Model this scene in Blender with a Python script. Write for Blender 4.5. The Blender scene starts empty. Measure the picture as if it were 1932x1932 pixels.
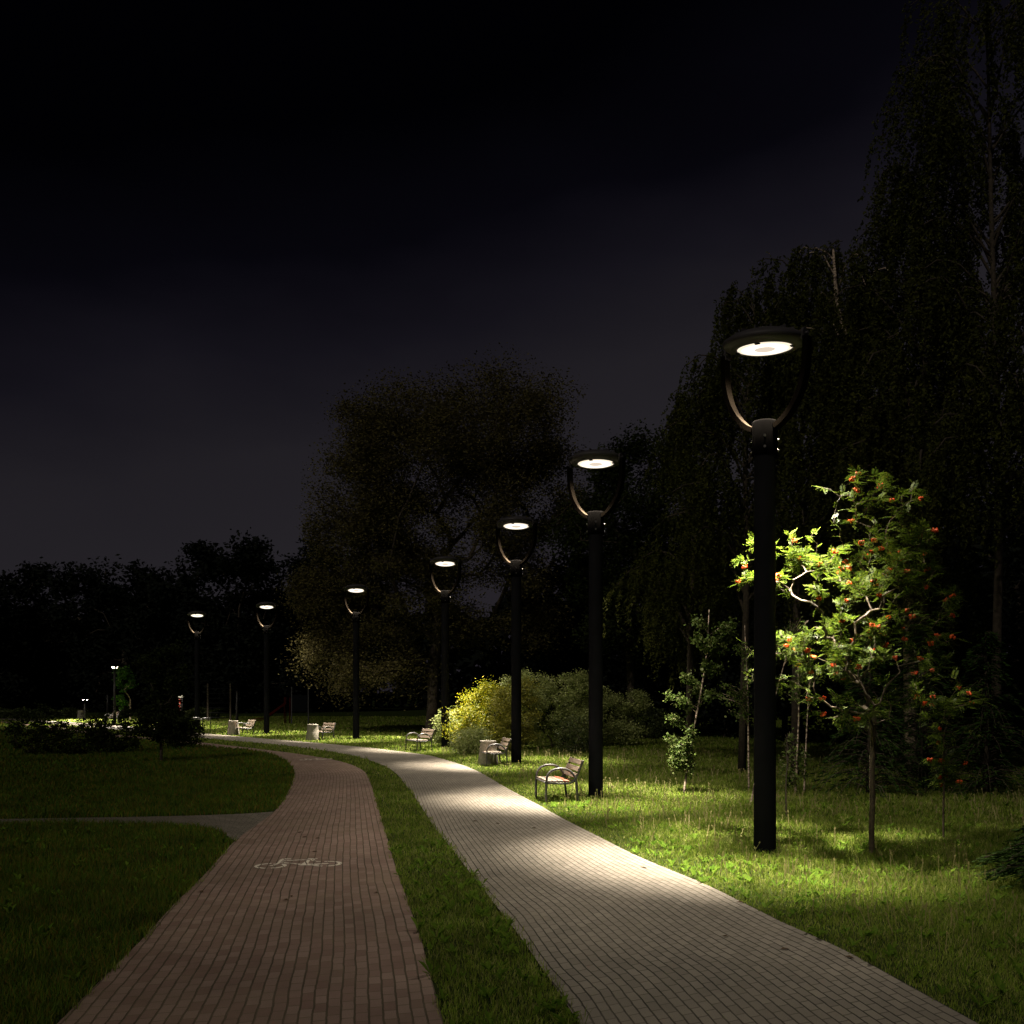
import bpy, math, random
import numpy as np
from mathutils import Vector, Matrix

SC = bpy.context.scene
COL = SC.collection
R = math.radians

# ------------------------------------------------------------------ camera, world, fill sun, exposure
CAM_H = 2.4
F = 1900.0            # focal length in units where the picture is 1932 wide
HOR = 1305.0          # horizon row in the same units
cam_d = bpy.data.cameras.new('camera')
cam = bpy.data.objects.new('camera', cam_d); COL.objects.link(cam)
cam.location = (0, 0, CAM_H); cam.rotation_euler = (R(90), 0, 0)
cam_d.sensor_width = 36; cam_d.lens = 36 * F / 1932
cam_d.shift_y = (HOR - 966) / 1932
cam_d.clip_end = 3000; cam_d.clip_start = 0.1
SC.camera = cam
SC.render.resolution_x = 1024; SC.render.resolution_y = 1024
SC.view_settings.view_transform = 'Standard'; SC.view_settings.look = 'None'
SC.view_settings.exposure = 0.0; SC.view_settings.gamma = 1.0

W = bpy.data.worlds.new('World'); SC.world = W; W.use_nodes = True
wn = W.node_tree; wn.nodes.clear()
def N(t, kind, **kw):
    n = t.nodes.new(kind)
    for k, v in kw.items(): setattr(n, k, v)
    return n
bg = N(wn, 'ShaderNodeBackground'); wo = N(wn, 'ShaderNodeOutputWorld')
tc = N(wn, 'ShaderNodeTexCoord'); sep = N(wn, 'ShaderNodeSeparateXYZ')
wn.links.new(tc.outputs['Generated'], sep.inputs[0])
nz = N(wn, 'ShaderNodeTexNoise'); nz.inputs['Scale'].default_value = 2.2; nz.inputs['Detail'].default_value = 4
mp = N(wn, 'ShaderNodeMapping'); mp.inputs['Scale'].default_value = (1, 1, 2.5)
wn.links.new(tc.outputs['Generated'], mp.inputs[0]); wn.links.new(mp.outputs[0], nz.inputs['Vector'])
ma = N(wn, 'ShaderNodeMath', operation='MULTIPLY_ADD'); ma.inputs[1].default_value = 0.16
wn.links.new(nz.outputs['Fac'], ma.inputs[0])
# the glow of the town hangs lower towards the left of the view, violet night towards the right
mx = N(wn, 'ShaderNodeMath', operation='MULTIPLY_ADD'); mx.inputs[1].default_value = -0.24
wn.links.new(sep.outputs['X'], mx.inputs[0]); wn.links.new(sep.outputs['Z'], mx.inputs[2])
wn.links.new(mx.outputs[0], ma.inputs[2])
cr = N(wn, 'ShaderNodeValToRGB'); e = cr.color_ramp.elements
e[0].position = 0.0; e[0].color = (0.0160, 0.0132, 0.0180, 1)
e[1].position = 0.62; e[1].color = (0.0002, 0.0002, 0.0006, 1)
for p, c in ((0.25, (0.0180, 0.0160, 0.0194, 1)), (0.37, (0.0142, 0.0126, 0.0160, 1)), (0.44, (0.0068, 0.0060, 0.0094, 1)), (0.51, (0.0018, 0.0016, 0.0032, 1))):
    q = e.new(p); q.color = c
wn.links.new(ma.outputs[0], cr.inputs[0])
# faint airlight of a physical sky, far below the horizon glow
sk = N(wn, 'ShaderNodeTexSky', sky_type='NISHITA'); sk.sun_disc = False
sk.sun_elevation = R(38); sk.sun_rotation = R(200)
mixa = N(wn, 'ShaderNodeMixRGB', blend_type='ADD'); mixa.inputs[0].default_value = 1.0
dim = N(wn, 'ShaderNodeMixRGB', blend_type='MULTIPLY'); dim.inputs[0].default_value = 1.0
dim.inputs[2].default_value = (0.00002, 0.00002, 0.00002, 1)
wn.links.new(sk.outputs[0], dim.inputs[1]); wn.links.new(cr.outputs[0], mixa.inputs[1]); wn.links.new(dim.outputs[0], mixa.inputs[2])
wn.links.new(mixa.outputs[0], bg.inputs[0]); bg.inputs[1].default_value = 1.0
wn.links.new(bg.outputs[0], wo.inputs[0])

sd = bpy.data.lights.new('town_glow_fill', 'SUN'); sd.energy = 0.55; sd.angle = R(2); sd.color = (1.0, 0.9, 0.72)  # dim warm sun lamp added as general fill on lawns and trees
so = bpy.data.objects.new('town_glow_fill', sd); COL.objects.link(so)
so.rotation_euler = (R(48), 0, R(-28)); so.location = (-20, -20, 40)

LAMP_NARROW = 32000.0
LAMP_WIDE = 2450.0
LAMP_COL = (1.0, 0.88, 0.70)

# ------------------------------------------------------------------ helpers
def G(x, y, z=0.0):
    """ground point (or point at height z above it) for a place in the 1932-unit picture, by its depth on the ground"""
    d = F * (CAM_H - z) / (y - HOR)
    return ((x - 966) * d / F, d)
def A(x, y, d):
    """world point at depth d"""
    return ((x - 966) * d / F, d, CAM_H - (y - HOR) * d / F)

def np_mesh(name, V, Fc, k, mat=None, parent=None, smooth=False, uv=None):
    """V (n,3), Fc (m,k) -> one mesh object"""
    V = np.asarray(V, np.float32); Fc = np.asarray(Fc, np.int32)
    me = bpy.data.meshes.new(name)
    me.vertices.add(len(V)); me.vertices.foreach_set('co', V.ravel())
    me.loops.add(Fc.size); me.loops.foreach_set('vertex_index', Fc.ravel())
    me.polygons.add(len(Fc)); me.polygons.foreach_set('loop_start', np.arange(0, Fc.size, k, dtype=np.int32))
    try: me.polygons.foreach_set('loop_total', np.full(len(Fc), k, np.int32))
    except Exception: pass
    if smooth: me.polygons.foreach_set('use_smooth', np.ones(len(Fc), bool))
    if uv is not None:
        l = me.uv_layers.new(name='uv'); l.data.foreach_set('uv', np.asarray(uv, np.float32)[Fc.ravel()].ravel())
    me.update(calc_edges=True); me.validate()
    o = bpy.data.objects.new(name, me); COL.objects.link(o)
    if mat: me.materials.append(mat)
    if parent: o.parent = parent
    return o

class MB:
    def __init__(s): s.v = []; s.f = []; s.sm = []
    def add(s, vs, fs, smooth=False):
        b = len(s.v); s.v += [tuple(p) for p in vs]
        for q in fs: s.f.append(tuple(i + b for i in q)); s.sm.append(smooth)
    def box(s, c, size, M=None, bev=0.0):
        x, y, z = (a / 2 for a in size)
        if bev > 0:
            b = bev
            vs = []; 
            for sz, ins in ((-z, b), (-z + b, 0), (z - b, 0), (z, b)):
                for (sx, sy) in ((-1, -1), (1, -1), (1, 1), (-1, 1)):
                    vs.append((sx * (x - ins), sy * (y - ins), sz))
            fs = [(3, 2, 1, 0), (12, 13, 14, 15)]
            for r in range(3):
                for i in range(4):
                    j = (i + 1) % 4; fs.append((r * 4 + i, r * 4 + j, r * 4 + 4 + j, r * 4 + 4 + i))
        else:
            vs = [(sx * x, sy * y, sz * z) for sz in (-1, 1) for (sx, sy) in ((-1, -1), (1, -1), (1, 1), (-1, 1))]
            fs = [(3, 2, 1, 0), (4, 5, 6, 7)] + [(i, (i + 1) % 4, 4 + (i + 1) % 4, 4 + i) for i in range(4)]
        out = []
        for p in vs:
            p = Vector(p)
            if M is not None: p = M @ p
            out.append(p + Vector(c))
        s.add(out, fs)
    def tube(s, pts, rad, n=8, cap=True):
        pts = [Vector(p) for p in pts]
        if not hasattr(rad, '__len__'): rad = [rad] * len(pts)
        up = None; vs = []
        for i, p in enumerate(pts):
            t = (pts[min(i + 1, len(pts) - 1)] - pts[max(i - 1, 0)])
            if t.length < 1e-9: t = Vector((0, 0, 1))
            t.normalize()
            if up is None:
                up = Vector((1, 0, 0)) if abs(t.x) < 0.8 else Vector((0, 1, 0))
            a = (up - t * up.dot(t)); a.normalize(); b = t.cross(a); up = a
            for k in range(n):
                an = 2 * math.pi * k / n
                vs.append(p + (a * math.cos(an) + b * math.sin(an)) * rad[i])
        fs = []
        for i in range(len(pts) - 1):
            for k in range(n):
                k2 = (k + 1) % n
                fs.append((i * n + k, i * n + k2, (i + 1) * n + k2, (i + 1) * n + k))
        s.add(vs, fs, True)
        if cap:
            b = len(s.v) - len(vs)
            s.f.append(tuple(b + k for k in reversed(range(n)))); s.sm.append(False)
            s.f.append(tuple(b + (len(pts) - 1) * n + k for k in range(n))); s.sm.append(False)
    def lathe(s, prof, c=(0, 0, 0), n=48, M=None, smooth=True):
        # cut the profile at sharp corners so that each run shades on its own
        for i in range(1, len(prof) - 1):
            a = Vector((prof[i][0] - prof[i - 1][0], prof[i][1] - prof[i - 1][1])); b = Vector((prof[i + 1][0] - prof[i][0], prof[i + 1][1] - prof[i][1]))
            if a.length > 1e-6 and b.length > 1e-6 and a.angle(b) > 0.6 and n > 8:
                s.lathe(prof[:i + 1], c, n, M, smooth); s.lathe(prof[i:], c, n, M, smooth); return
        vs = []
        for (r, z) in prof:
            for k in range(n):
                an = 2 * math.pi * k / n
                p = Vector((r * math.cos(an), r * math.sin(an), z))
                if M is not None: p = M @ p
                vs.append(p + Vector(c))
        fs = []
        for i in range(len(prof) - 1):
            for k in range(n):
                k2 = (k + 1) % n
                fs.append((i * n + k, i * n + k2, (i + 1) * n + k2, (i + 1) * n + k))
        s.add(vs, fs, smooth)
    def build(s, name, mat, parent=None):
        me = bpy.data.meshes.new(name); me.from_pydata(s.v, [], s.f)
        me.polygons.foreach_set('use_smooth', s.sm); me.update(); me.validate()
        o = bpy.data.objects.new(name, me); COL.objects.link(o)
        if mat: me.materials.append(mat)
        if parent: o.parent = parent
        return o

def tag(o, label=None, cat=None, group=None, kind=None):
    if label: o['label'] = label
    if cat: o['category'] = cat
    if group: o['group'] = group
    if kind: o['kind'] = kind
    return o
def thing(name, loc, label, cat, group=None, rz=0.0, sc=1.0):
    o = bpy.data.objects.new(name, None); COL.objects.link(o)
    o.location = loc; o.rotation_euler = (0, 0, rz); o.scale = (sc, sc, sc); o.empty_display_size = 0.2
    return tag(o, label, cat, group)
def kids(o): return [c for c in bpy.data.objects if c.parent == o]
def copy_tree(o, parent=None):
    c = o.copy(); COL.objects.link(c)
    if parent: c.parent = parent
    for ch in kids(o): copy_tree(ch, c)
    return c

# ------------------------------------------------------------------ materials
def mat(name):
    m = bpy.data.materials.new(name); m.use_nodes = True
    nt = m.node_tree; b = nt.nodes['Principled BSDF']
    return m, nt, b
def noise_col(nt, c1, c2, scale=5.0, detail=4, coord='Object', lo=0.35, hi=0.65):
    t = N(nt, 'ShaderNodeTexCoord'); n = N(nt, 'ShaderNodeTexNoise')
    n.inputs['Scale'].default_value = scale; n.inputs['Detail'].default_value = detail
    nt.links.new(t.outputs[coord], n.inputs['Vector'])
    r = N(nt, 'ShaderNodeValToRGB'); r.color_ramp.elements[0].position = lo; r.color_ramp.elements[1].position = hi
    r.color_ramp.elements[0].color = (*c1, 1); r.color_ramp.elements[1].color = (*c2, 1)
    nt.links.new(n.outputs['Fac'], r.inputs[0])
    return r.outputs[0], n
def simple(name, c1, c2=None, rough=0.6, metal=0.0, scale=6, bump=0.0, bscale=40, spec=0.5):
    m, nt, b = mat(name)
    c2 = c2 or tuple(x * 0.8 for x in c1)
    c, _ = noise_col(nt, c1, c2, scale)
    nt.links.new(c, b.inputs['Base Color'])
    b.inputs['Roughness'].default_value = rough; b.inputs['Metallic'].default_value = metal
    b.inputs['Specular IOR Level'].default_value = spec
    if bump:
        t = N(nt, 'ShaderNodeTexCoord'); n = N(nt, 'ShaderNodeTexNoise'); n.inputs['Scale'].default_value = bscale
        nt.links.new(t.outputs['Object'], n.inputs['Vector'])
        bp = N(nt, 'ShaderNodeBump'); bp.inputs['Strength'].default_value = bump; bp.inputs['Distance'].default_value = 0.01
        nt.links.new(n.outputs['Fac'], bp.inputs['Height']); nt.links.new(bp.outputs[0], b.inputs['Normal'])
    return m
def leafmat(name, cols, rough=0.5, trans=0.35, spec=0.35):
    """foliage: colour varies from leaf to leaf"""
    m, nt, b = mat(name)
    g = N(nt, 'ShaderNodeNewGeometry'); r = N(nt, 'ShaderNodeValToRGB'); r.color_ramp.interpolation = 'LINEAR'
    el = r.color_ramp.elements
    for i, c in enumerate(cols):
        p = i / (len(cols) - 1)
        if i == 0: el[0].position = 0; q = el[0]
        elif i == len(cols) - 1: q = el[-1]; q.position = 1
        else: q = el.new(p)
        q.color = (*c, 1)
    nt.links.new(g.outputs['Random Per Island'], r.inputs[0])
    nt.links.new(r.outputs[0], b.inputs['Base Color'])
    b.inputs['Roughness'].default_value = rough; b.inputs['Specular IOR Level'].default_value = spec
    tr = N(nt, 'ShaderNodeBsdfTranslucent'); nt.links.new(r.outputs[0], tr.inputs[0])
    mi = N(nt, 'ShaderNodeMixShader'); mi.inputs[0].default_value = trans
    out = nt.nodes['Material Output']
    nt.links.new(b.outputs[0], mi.inputs[1]); nt.links.new(tr.outputs[0], mi.inputs[2]); nt.links.new(mi.outputs[0], out.inputs[0])
    return m
def patchy(m, amt=.55, scale=.8):
    """broad patches of duller and fresher growth"""
    nt = m.node_tree; rs_ = [n for n in nt.nodes if n.type == 'VALTORGB'][0]
    t = N(nt, 'ShaderNodeTexCoord'); n = N(nt, 'ShaderNodeTexNoise'); n.inputs['Scale'].default_value = scale; n.inputs['Detail'].default_value = 5; n.inputs['Roughness'].default_value = .7
    nt.links.new(t.outputs['Object'], n.inputs['Vector'])
    mr = N(nt, 'ShaderNodeMapRange'); mr.inputs[1].default_value = .35; mr.inputs[2].default_value = .62; mr.inputs[3].default_value = 1 - amt; mr.inputs[4].default_value = 1.15
    nt.links.new(n.outputs['Fac'], mr.inputs[0])
    mu = N(nt, 'ShaderNodeMixRGB', blend_type='MULTIPLY'); mu.inputs[0].default_value = 1; nt.links.new(rs_.outputs[0], mu.inputs[1]); nt.links.new(mr.outputs[0], mu.inputs[2])
    for l in list(rs_.outputs[0].links):
        if l.to_node != mu: nt.links.new(mu.outputs[0], l.to_socket)
def emit(name, col, s):
    m = bpy.data.materials.new(name); m.use_nodes = True; nt = m.node_tree; nt.nodes.clear()
    e_ = N(nt, 'ShaderNodeEmission'); e_.inputs[0].default_value = (*col, 1); e_.inputs[1].default_value = s
    o = N(nt, 'ShaderNodeOutputMaterial'); nt.links.new(e_.outputs[0], o.inputs[0]); return m

def paver_mat(name, ca, cb, mortar, dirt, msize=0.009, paint=None):
    m, nt, b = mat(name)
    uv = N(nt, 'ShaderNodeUVMap')
    nn = N(nt, 'ShaderNodeTexNoise'); nn.inputs['Scale'].default_value = 1.7; nn.inputs['Detail'].default_value = 3
    nt.links.new(uv.outputs[0], nn.inputs['Vector'])
    sub = N(nt, 'ShaderNodeVectorMath', operation='SUBTRACT'); sub.inputs[1].default_value = (.5, .5, .5)
    nt.links.new(nn.outputs['Color'], sub.inputs[0])
    scl = N(nt, 'ShaderNodeVectorMath', operation='SCALE'); scl.inputs['Scale'].default_value = 0.045
    nt.links.new(sub.outputs[0], scl.inputs[0])
    add = N(nt, 'ShaderNodeVectorMath', operation='ADD'); nt.links.new(uv.outputs[0], add.inputs[0]); nt.links.new(scl.outputs[0], add.inputs[1])
    n2 = N(nt, 'ShaderNodeTexNoise'); n2.inputs['Scale'].default_value = 14; nt.links.new(uv.outputs[0], n2.inputs['Vector'])
    s2 = N(nt, 'ShaderNodeVectorMath', operation='SUBTRACT'); s2.inputs[1].default_value = (.5, .5, .5); nt.links.new(n2.outputs['Color'], s2.inputs[0])
    s3 = N(nt, 'ShaderNodeVectorMath', operation='SCALE'); s3.inputs['Scale'].default_value = 0.010; nt.links.new(s2.outputs[0], s3.inputs[0])
    add2 = N(nt, 'ShaderNodeVectorMath', operation='ADD'); nt.links.new(add.outputs[0], add2.inputs[0]); nt.links.new(s3.outputs[0], add2.inputs[1])
    br = N(nt, 'ShaderNodeTexBrick'); br.offset = 0.5
    br.inputs['Scale'].default_value = 1.0; br.inputs['Brick Width'].default_value = 0.2; br.inputs['Row Height'].default_value = 0.105
    br.inputs['Mortar Size'].default_value = msize; br.inputs['Mortar Smooth'].default_value = 0.25; br.inputs['Bias'].default_value = 0.0
    br.inputs['Color1'].default_value = (*ca, 1); br.inputs['Color2'].default_value = (*cb, 1); br.inputs['Mortar'].default_value = (*[m_ * .72 + a_ * .28 for m_, a_ in zip(mortar, ca)], 1)
    nt.links.new(add2.outputs[0], br.inputs['Vector'])
    sx = N(nt, 'ShaderNodeSeparateXYZ'); nt.links.new(add2.outputs[0], sx.inputs[0])
    dv = N(nt, 'ShaderNodeMath', operation='DIVIDE'); dv.inputs[1].default_value = 0.105; nt.links.new(sx.outputs['Y'], dv.inputs[0])
    pp = N(nt, 'ShaderNodeMath', operation='PINGPONG'); pp.inputs[1].default_value = 0.5; nt.links.new(dv.outputs[0], pp.inputs[0])
    jl = N(nt, 'ShaderNodeMapRange'); jl.inputs[1].default_value = 0.03; jl.inputs[2].default_value = 0.085; jl.inputs[3].default_value = 1; jl.inputs[4].default_value = 0
    nt.links.new(pp.outputs[0], jl.inputs[0])
    jm = N(nt, 'ShaderNodeMixRGB'); nt.links.new(jl.outputs[0], jm.inputs[0]); nt.links.new(br.outputs['Color'], jm.inputs[1]); jm.inputs[2].default_value = (*[c * .75 for c in mortar], 1)
    # grime and sand in broad patches
    n3 = N(nt, 'ShaderNodeTexNoise'); n3.inputs['Scale'].default_value = 0.9; n3.inputs['Detail'].default_value = 6; n3.inputs['Roughness'].default_value = 0.65
    nt.links.new(uv.outputs[0], n3.inputs['Vector'])
    r3 = N(nt, 'ShaderNodeValToRGB'); r3.color_ramp.elements[0].position = 0.45; r3.color_ramp.elements[1].position = 0.75
    r3.color_ramp.elements[0].color = (0, 0, 0, 1); r3.color_ramp.elements[1].color = (0.6, 0.6, 0.6, 1)
    nt.links.new(n3.outputs['Fac'], r3.inputs[0])
    mx1 = N(nt, 'ShaderNodeMixRGB'); nt.links.new(r3.outputs[0], mx1.inputs[0]); nt.links.new(jm.outputs[0], mx1.inputs[1]); mx1.inputs[2].default_value = (*dirt, 1)
    # fine speckle
    n4 = N(nt, 'ShaderNodeTexNoise'); n4.inputs['Scale'].default_value = 160; n4.inputs['Detail'].default_value = 2; nt.links.new(uv.outputs[0], n4.inputs['Vector'])
    mr = N(nt, 'ShaderNodeMapRange'); mr.inputs[1].default_value = .3; mr.inputs[2].default_value = .7; mr.inputs[3].default_value = .72; mr.inputs[4].default_value = 1.25
    nt.links.new(n4.outputs['Fac'], mr.inputs[0])
    mx2 = N(nt, 'ShaderNodeMixRGB', blend_type='MULTIPLY'); mx2.inputs[0].default_value = 1; nt.links.new(mx1.outputs[0], mx2.inputs[1]); nt.links.new(mr.outputs[0], mx2.inputs[2])
    # broad tint: some stretches paler, some stained
    n5 = N(nt, 'ShaderNodeTexNoise'); n5.inputs['Scale'].default_value = 0.35; n5.inputs['Detail'].default_value = 7; n5.inputs['Roughness'].default_value = 0.7; nt.links.new(uv.outputs[0], n5.inputs['Vector'])
    mr5 = N(nt, 'ShaderNodeMapRange'); mr5.inputs[1].default_value = .32; mr5.inputs[2].default_value = .68; mr5.inputs[3].default_value = .70; mr5.inputs[4].default_value = 1.22
    nt.links.new(n5.outputs['Fac'], mr5.inputs[0])
    mx5 = N(nt, 'ShaderNodeMixRGB', blend_type='MULTIPLY'); mx5.inputs[0].default_value = 1; nt.links.new(mx2.outputs[0], mx5.inputs[1]); nt.links.new(mr5.outputs[0], mx5.inputs[2])
    last = mx5
    if paint:
        n6 = N(nt, 'ShaderNodeTexNoise'); n6.inputs['Scale'].default_value = 22; n6.inputs['Detail'].default_value = 6; n6.inputs['Roughness'].default_value = .7; nt.links.new(uv.outputs[0], n6.inputs['Vector'])
        mr6 = N(nt, 'ShaderNodeMapRange'); mr6.inputs[1].default_value = .58; mr6.inputs[2].default_value = .74; mr6.inputs[3].default_value = 0; mr6.inputs[4].default_value = .85; nt.links.new(n6.outputs['Fac'], mr6.inputs[0])
        mm = N(nt, 'ShaderNodeMath', operation='MAXIMUM'); nt.links.new(mr6.outputs[0], mm.inputs[0]); nt.links.new(jl.outputs[0], mm.inputs[1])
        last = N(nt, 'ShaderNodeMixRGB'); nt.links.new(mm.outputs[0], last.inputs[0]); last.inputs[1].default_value = (*paint, 1); nt.links.new(mx5.outputs[0], last.inputs[2])
    nt.links.new(last.outputs[0], b.inputs['Base Color'])
    b.inputs['Roughness'].default_value = 0.85; b.inputs['Specular IOR Level'].default_value = 0.25
    inv = N(nt, 'ShaderNodeMath', operation='SUBTRACT'); inv.inputs[0].default_value = 1; nt.links.new(jl.outputs[0], inv.inputs[1])
    ad = N(nt, 'ShaderNodeMath', operation='MULTIPLY_ADD'); ad.inputs[1].default_value = 0.12; nt.links.new(n4.outputs['Fac'], ad.inputs[0]); nt.links.new(inv.outputs[0], ad.inputs[2])
    bp = N(nt, 'ShaderNodeBump'); bp.inputs['Strength'].default_value = 0.7; bp.inputs['Distance'].default_value = 0.012
    nt.links.new(ad.outputs[0], bp.inputs['Height']); nt.links.new(bp.outputs[0], b.inputs['Normal'])
    return m

M_black = simple('black_paint', (0.009, 0.009, 0.011), (0.012, 0.012, 0.015), rough=0.75, scale=3, spec=0.04)
M_head = simple('head_paint', (0.038, 0.034, 0.040), (0.044, 0.040, 0.047), rough=0.6, scale=3, spec=0.3)
M_arm = simple('arm_paint', (0.0030, 0.0023, 0.0017), (0.0036, 0.0028, 0.0020), rough=0.9, scale=3, spec=0.0)
M_coll = simple('collar_paint', (0.0010, 0.0009, 0.0009), (0.0013, 0.0012, 0.0011), rough=0.95, scale=3, spec=0.0)
M_steel = simple('steel', (0.45, 0.43, 0.40), rough=0.3, metal=1.0)
M_tube = simple('dark_tube', (0.045, 0.043, 0.045), (0.07, 0.066, 0.065), rough=0.38, scale=20, spec=0.6)
M_lens = emit('lens_glow', (1.0, 0.90, 0.74), 1.9)
M_lensc = emit('lens_hub_glow', (1.0, 0.84, 0.68), 0.82)
M_lensr = emit('lens_ring_glow', (1.0, 0.86, 0.66), 1.15)
M_conc = simple('bin_concrete', (0.34, 0.31, 0.26), (0.22, 0.20, 0.17), rough=0.9, scale=28, bump=0.5, bscale=90)
M_white = simple('road_paint', (0.50, 0.46, 0.40), (0.30, 0.27, 0.23), rough=0.7, scale=30)
M_soil = simple('lawn_soil', (0.016, 0.026, 0.006), (0.030, 0.042, 0.010), rough=1.0, scale=3, bump=0.6, bscale=30, spec=0.05)
def woodmat(name, a, b_):
    m, nt, b = mat(name)
    t = N(nt, 'ShaderNodeTexCoord'); mp_ = N(nt, 'ShaderNodeMapping'); mp_.inputs['Scale'].default_value = (2, 40, 40)
    n = N(nt, 'ShaderNodeTexNoise'); n.inputs['Scale'].default_value = 1.5; n.inputs['Detail'].default_value = 5
    nt.links.new(t.outputs['Object'], mp_.inputs[0]); nt.links.new(mp_.outputs[0], n.inputs['Vector'])
    r = N(nt, 'ShaderNodeValToRGB'); r.color_ramp.elements[0].position = .3; r.color_ramp.elements[1].position = .7
    r.color_ramp.elements[0].color = (*a, 1); r.color_ramp.elements[1].color = (*b_, 1)
    nt.links.new(n.outputs['Fac'], r.inputs[0]); nt.links.new(r.outputs[0], b.inputs['Base Color']); b.inputs['Roughness'].default_value = 0.6
    return m
M_wood = woodmat('bench_wood', (0.11, 0.082, 0.062), (0.23, 0.18, 0.14))
M_redwood = woodmat('new_wood', (0.20, 0.045, 0.02), (0.34, 0.09, 0.045))
M_bark = simple('dark_bark', (0.030, 0.022, 0.015), (0.060, 0.045, 0.032), rough=0.9, scale=14, bump=0.6, bscale=30)
M_rbark = simple('rowan_bark', (0.10, 0.075, 0.045), (0.045, 0.032, 0.022), rough=0.75, scale=18, bump=0.5, bscale=40)
def birch():
    m, nt, b = mat('birch_bark')
    t = N(nt, 'ShaderNodeTexCoord'); mp_ = N(nt, 'ShaderNodeMapping'); mp_.inputs['Scale'].default_value = (6, 6, 18)
    n = N(nt, 'ShaderNodeTexNoise'); n.inputs['Scale'].default_value = 1.0; n.inputs['Detail'].default_value = 5
    nt.links.new(t.outputs['Object'], mp_.inputs[0]); nt.links.new(mp_.outputs[0], n.inputs['Vector'])
    r = N(nt, 'ShaderNodeValToRGB'); r.color_ramp.elements[0].position = .42; r.color_ramp.elements[1].position = .56
    r.color_ramp.elements[0].color = (.07, .05, .04, 1); r.color_ramp.elements[1].color = (.46, .36, .28, 1)
    nt.links.new(n.outputs['Fac'], r.inputs[0]); nt.links.new(r.outputs[0], b.inputs['Base Color']); b.inputs['Roughness'].default_value = 0.8
    return m
M_birch = birch()
L_rowan = leafmat('rowan_leaf', [(0.025, 0.055, 0.006), (0.075, 0.125, 0.010), (0.125, 0.175, 0.014), (0.04, 0.075, 0.010), (0.15, 0.185, 0.025)], rough=0.5, trans=0.38, spec=0.3)
L_birch = leafmat('birch_leaf', [(0.045, 0.08, 0.015), (0.08, 0.12, 0.025), (0.12, 0.14, 0.05)], trans=0.35, spec=0.12)
L_weep = leafmat('weeping_leaf', [(0.045, 0.052, 0.010), (0.075, 0.080, 0.014), (0.03, 0.04, 0.012)], trans=0.35, rough=0.7, spec=0.1)
L_big = leafmat('big_tree_leaf', [(0.085, 0.075, 0.030), (0.130, 0.112, 0.040), (0.065, 0.060, 0.030)], trans=0.35, rough=0.7, spec=0.1)
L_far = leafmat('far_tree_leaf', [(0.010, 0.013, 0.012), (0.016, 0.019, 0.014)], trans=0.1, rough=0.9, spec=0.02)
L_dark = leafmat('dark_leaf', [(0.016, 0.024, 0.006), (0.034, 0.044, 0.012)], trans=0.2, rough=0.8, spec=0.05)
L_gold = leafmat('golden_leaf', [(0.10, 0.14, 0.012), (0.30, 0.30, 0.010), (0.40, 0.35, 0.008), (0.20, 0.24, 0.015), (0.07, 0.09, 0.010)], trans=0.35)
L_sage = leafmat('sage_leaf', [(0.23, 0.28, 0.08), (0.40, 0.43, 0.17), (0.13, 0.19, 0.04)], trans=0.35)
L_olive = leafmat('olive_leaf', [(0.22, 0.22, 0.03), (0.36, 0.34, 0.06), (0.13, 0.15, 0.03)], trans=0.35)
L_shrub = leafmat('shrub_leaf', [(0.03, 0.05, 0.012), (0.06, 0.085, 0.02), (0.09, 0.10, 0.035)], trans=0.3)
L_con = leafmat('conifer_leaf', [(0.018, 0.040, 0.008), (0.035, 0.070, 0.012)], trans=0.2, rough=0.8, spec=.06)
L_green = leafmat('fresh_leaf', [(0.05, 0.14, 0.02), (0.10, 0.24, 0.03)], trans=0.4)
M_berry = simple('berry', (0.78, 0.11, 0.015), (0.55, 0.045, 0.010), rough=0.35, scale=30)
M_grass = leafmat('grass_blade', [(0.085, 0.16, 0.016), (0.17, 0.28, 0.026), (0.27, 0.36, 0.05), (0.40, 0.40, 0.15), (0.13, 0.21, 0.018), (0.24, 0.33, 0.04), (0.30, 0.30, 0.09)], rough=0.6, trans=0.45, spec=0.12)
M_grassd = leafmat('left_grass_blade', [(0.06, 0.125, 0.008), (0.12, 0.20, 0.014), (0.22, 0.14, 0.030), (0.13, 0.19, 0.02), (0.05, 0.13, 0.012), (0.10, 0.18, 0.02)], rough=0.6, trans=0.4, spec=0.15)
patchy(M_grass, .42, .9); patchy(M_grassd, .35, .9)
M_stalk = leafmat('seed_stalk', [(0.24, 0.22, 0.09), (0.34, 0.30, 0.13)], trans=0.3)
M_weed = leafmat('weed_leaf', [(0.10, 0.20, 0.02), (0.18, 0.28, 0.035)], trans=0.4, rough=0.8, spec=0.05)
M_grey = simple('grey_post', (0.05, 0.05, 0.055), rough=0.7, spec=.1)
RED = dict(ca=(0.205, 0.132, 0.110), cb=(0.280, 0.200, 0.170), mortar=(0.130, 0.105, 0.070), dirt=(0.215, 0.165, 0.115))
M_bpav = paver_mat('red_pavers', **RED)
M_white = paver_mat('worn_paint', paint=(0.66, 0.60, 0.52), **RED)
M_gpav = paver_mat('grey_pavers', (0.185, 0.165, 0.140), (0.240, 0.215, 0.182), (0.045, 0.038, 0.028), (0.20, 0.175, 0.14))
M_spav = paver_mat('side_pavers', (0.13, 0.115, 0.095), (0.18, 0.16, 0.135), (0.04, 0.035, 0.025), (0.11, 0.10, 0.08))

# ------------------------------------------------------------------ ground and paths
gm = MB(); gm.add([(-900, -60, 0), (900, -60, 0), (900, 1500, 0), (-900, 1500, 0)], [(0, 1, 2, 3)])
tag(gm.build('ground', M_soil), kind='structure')

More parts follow.
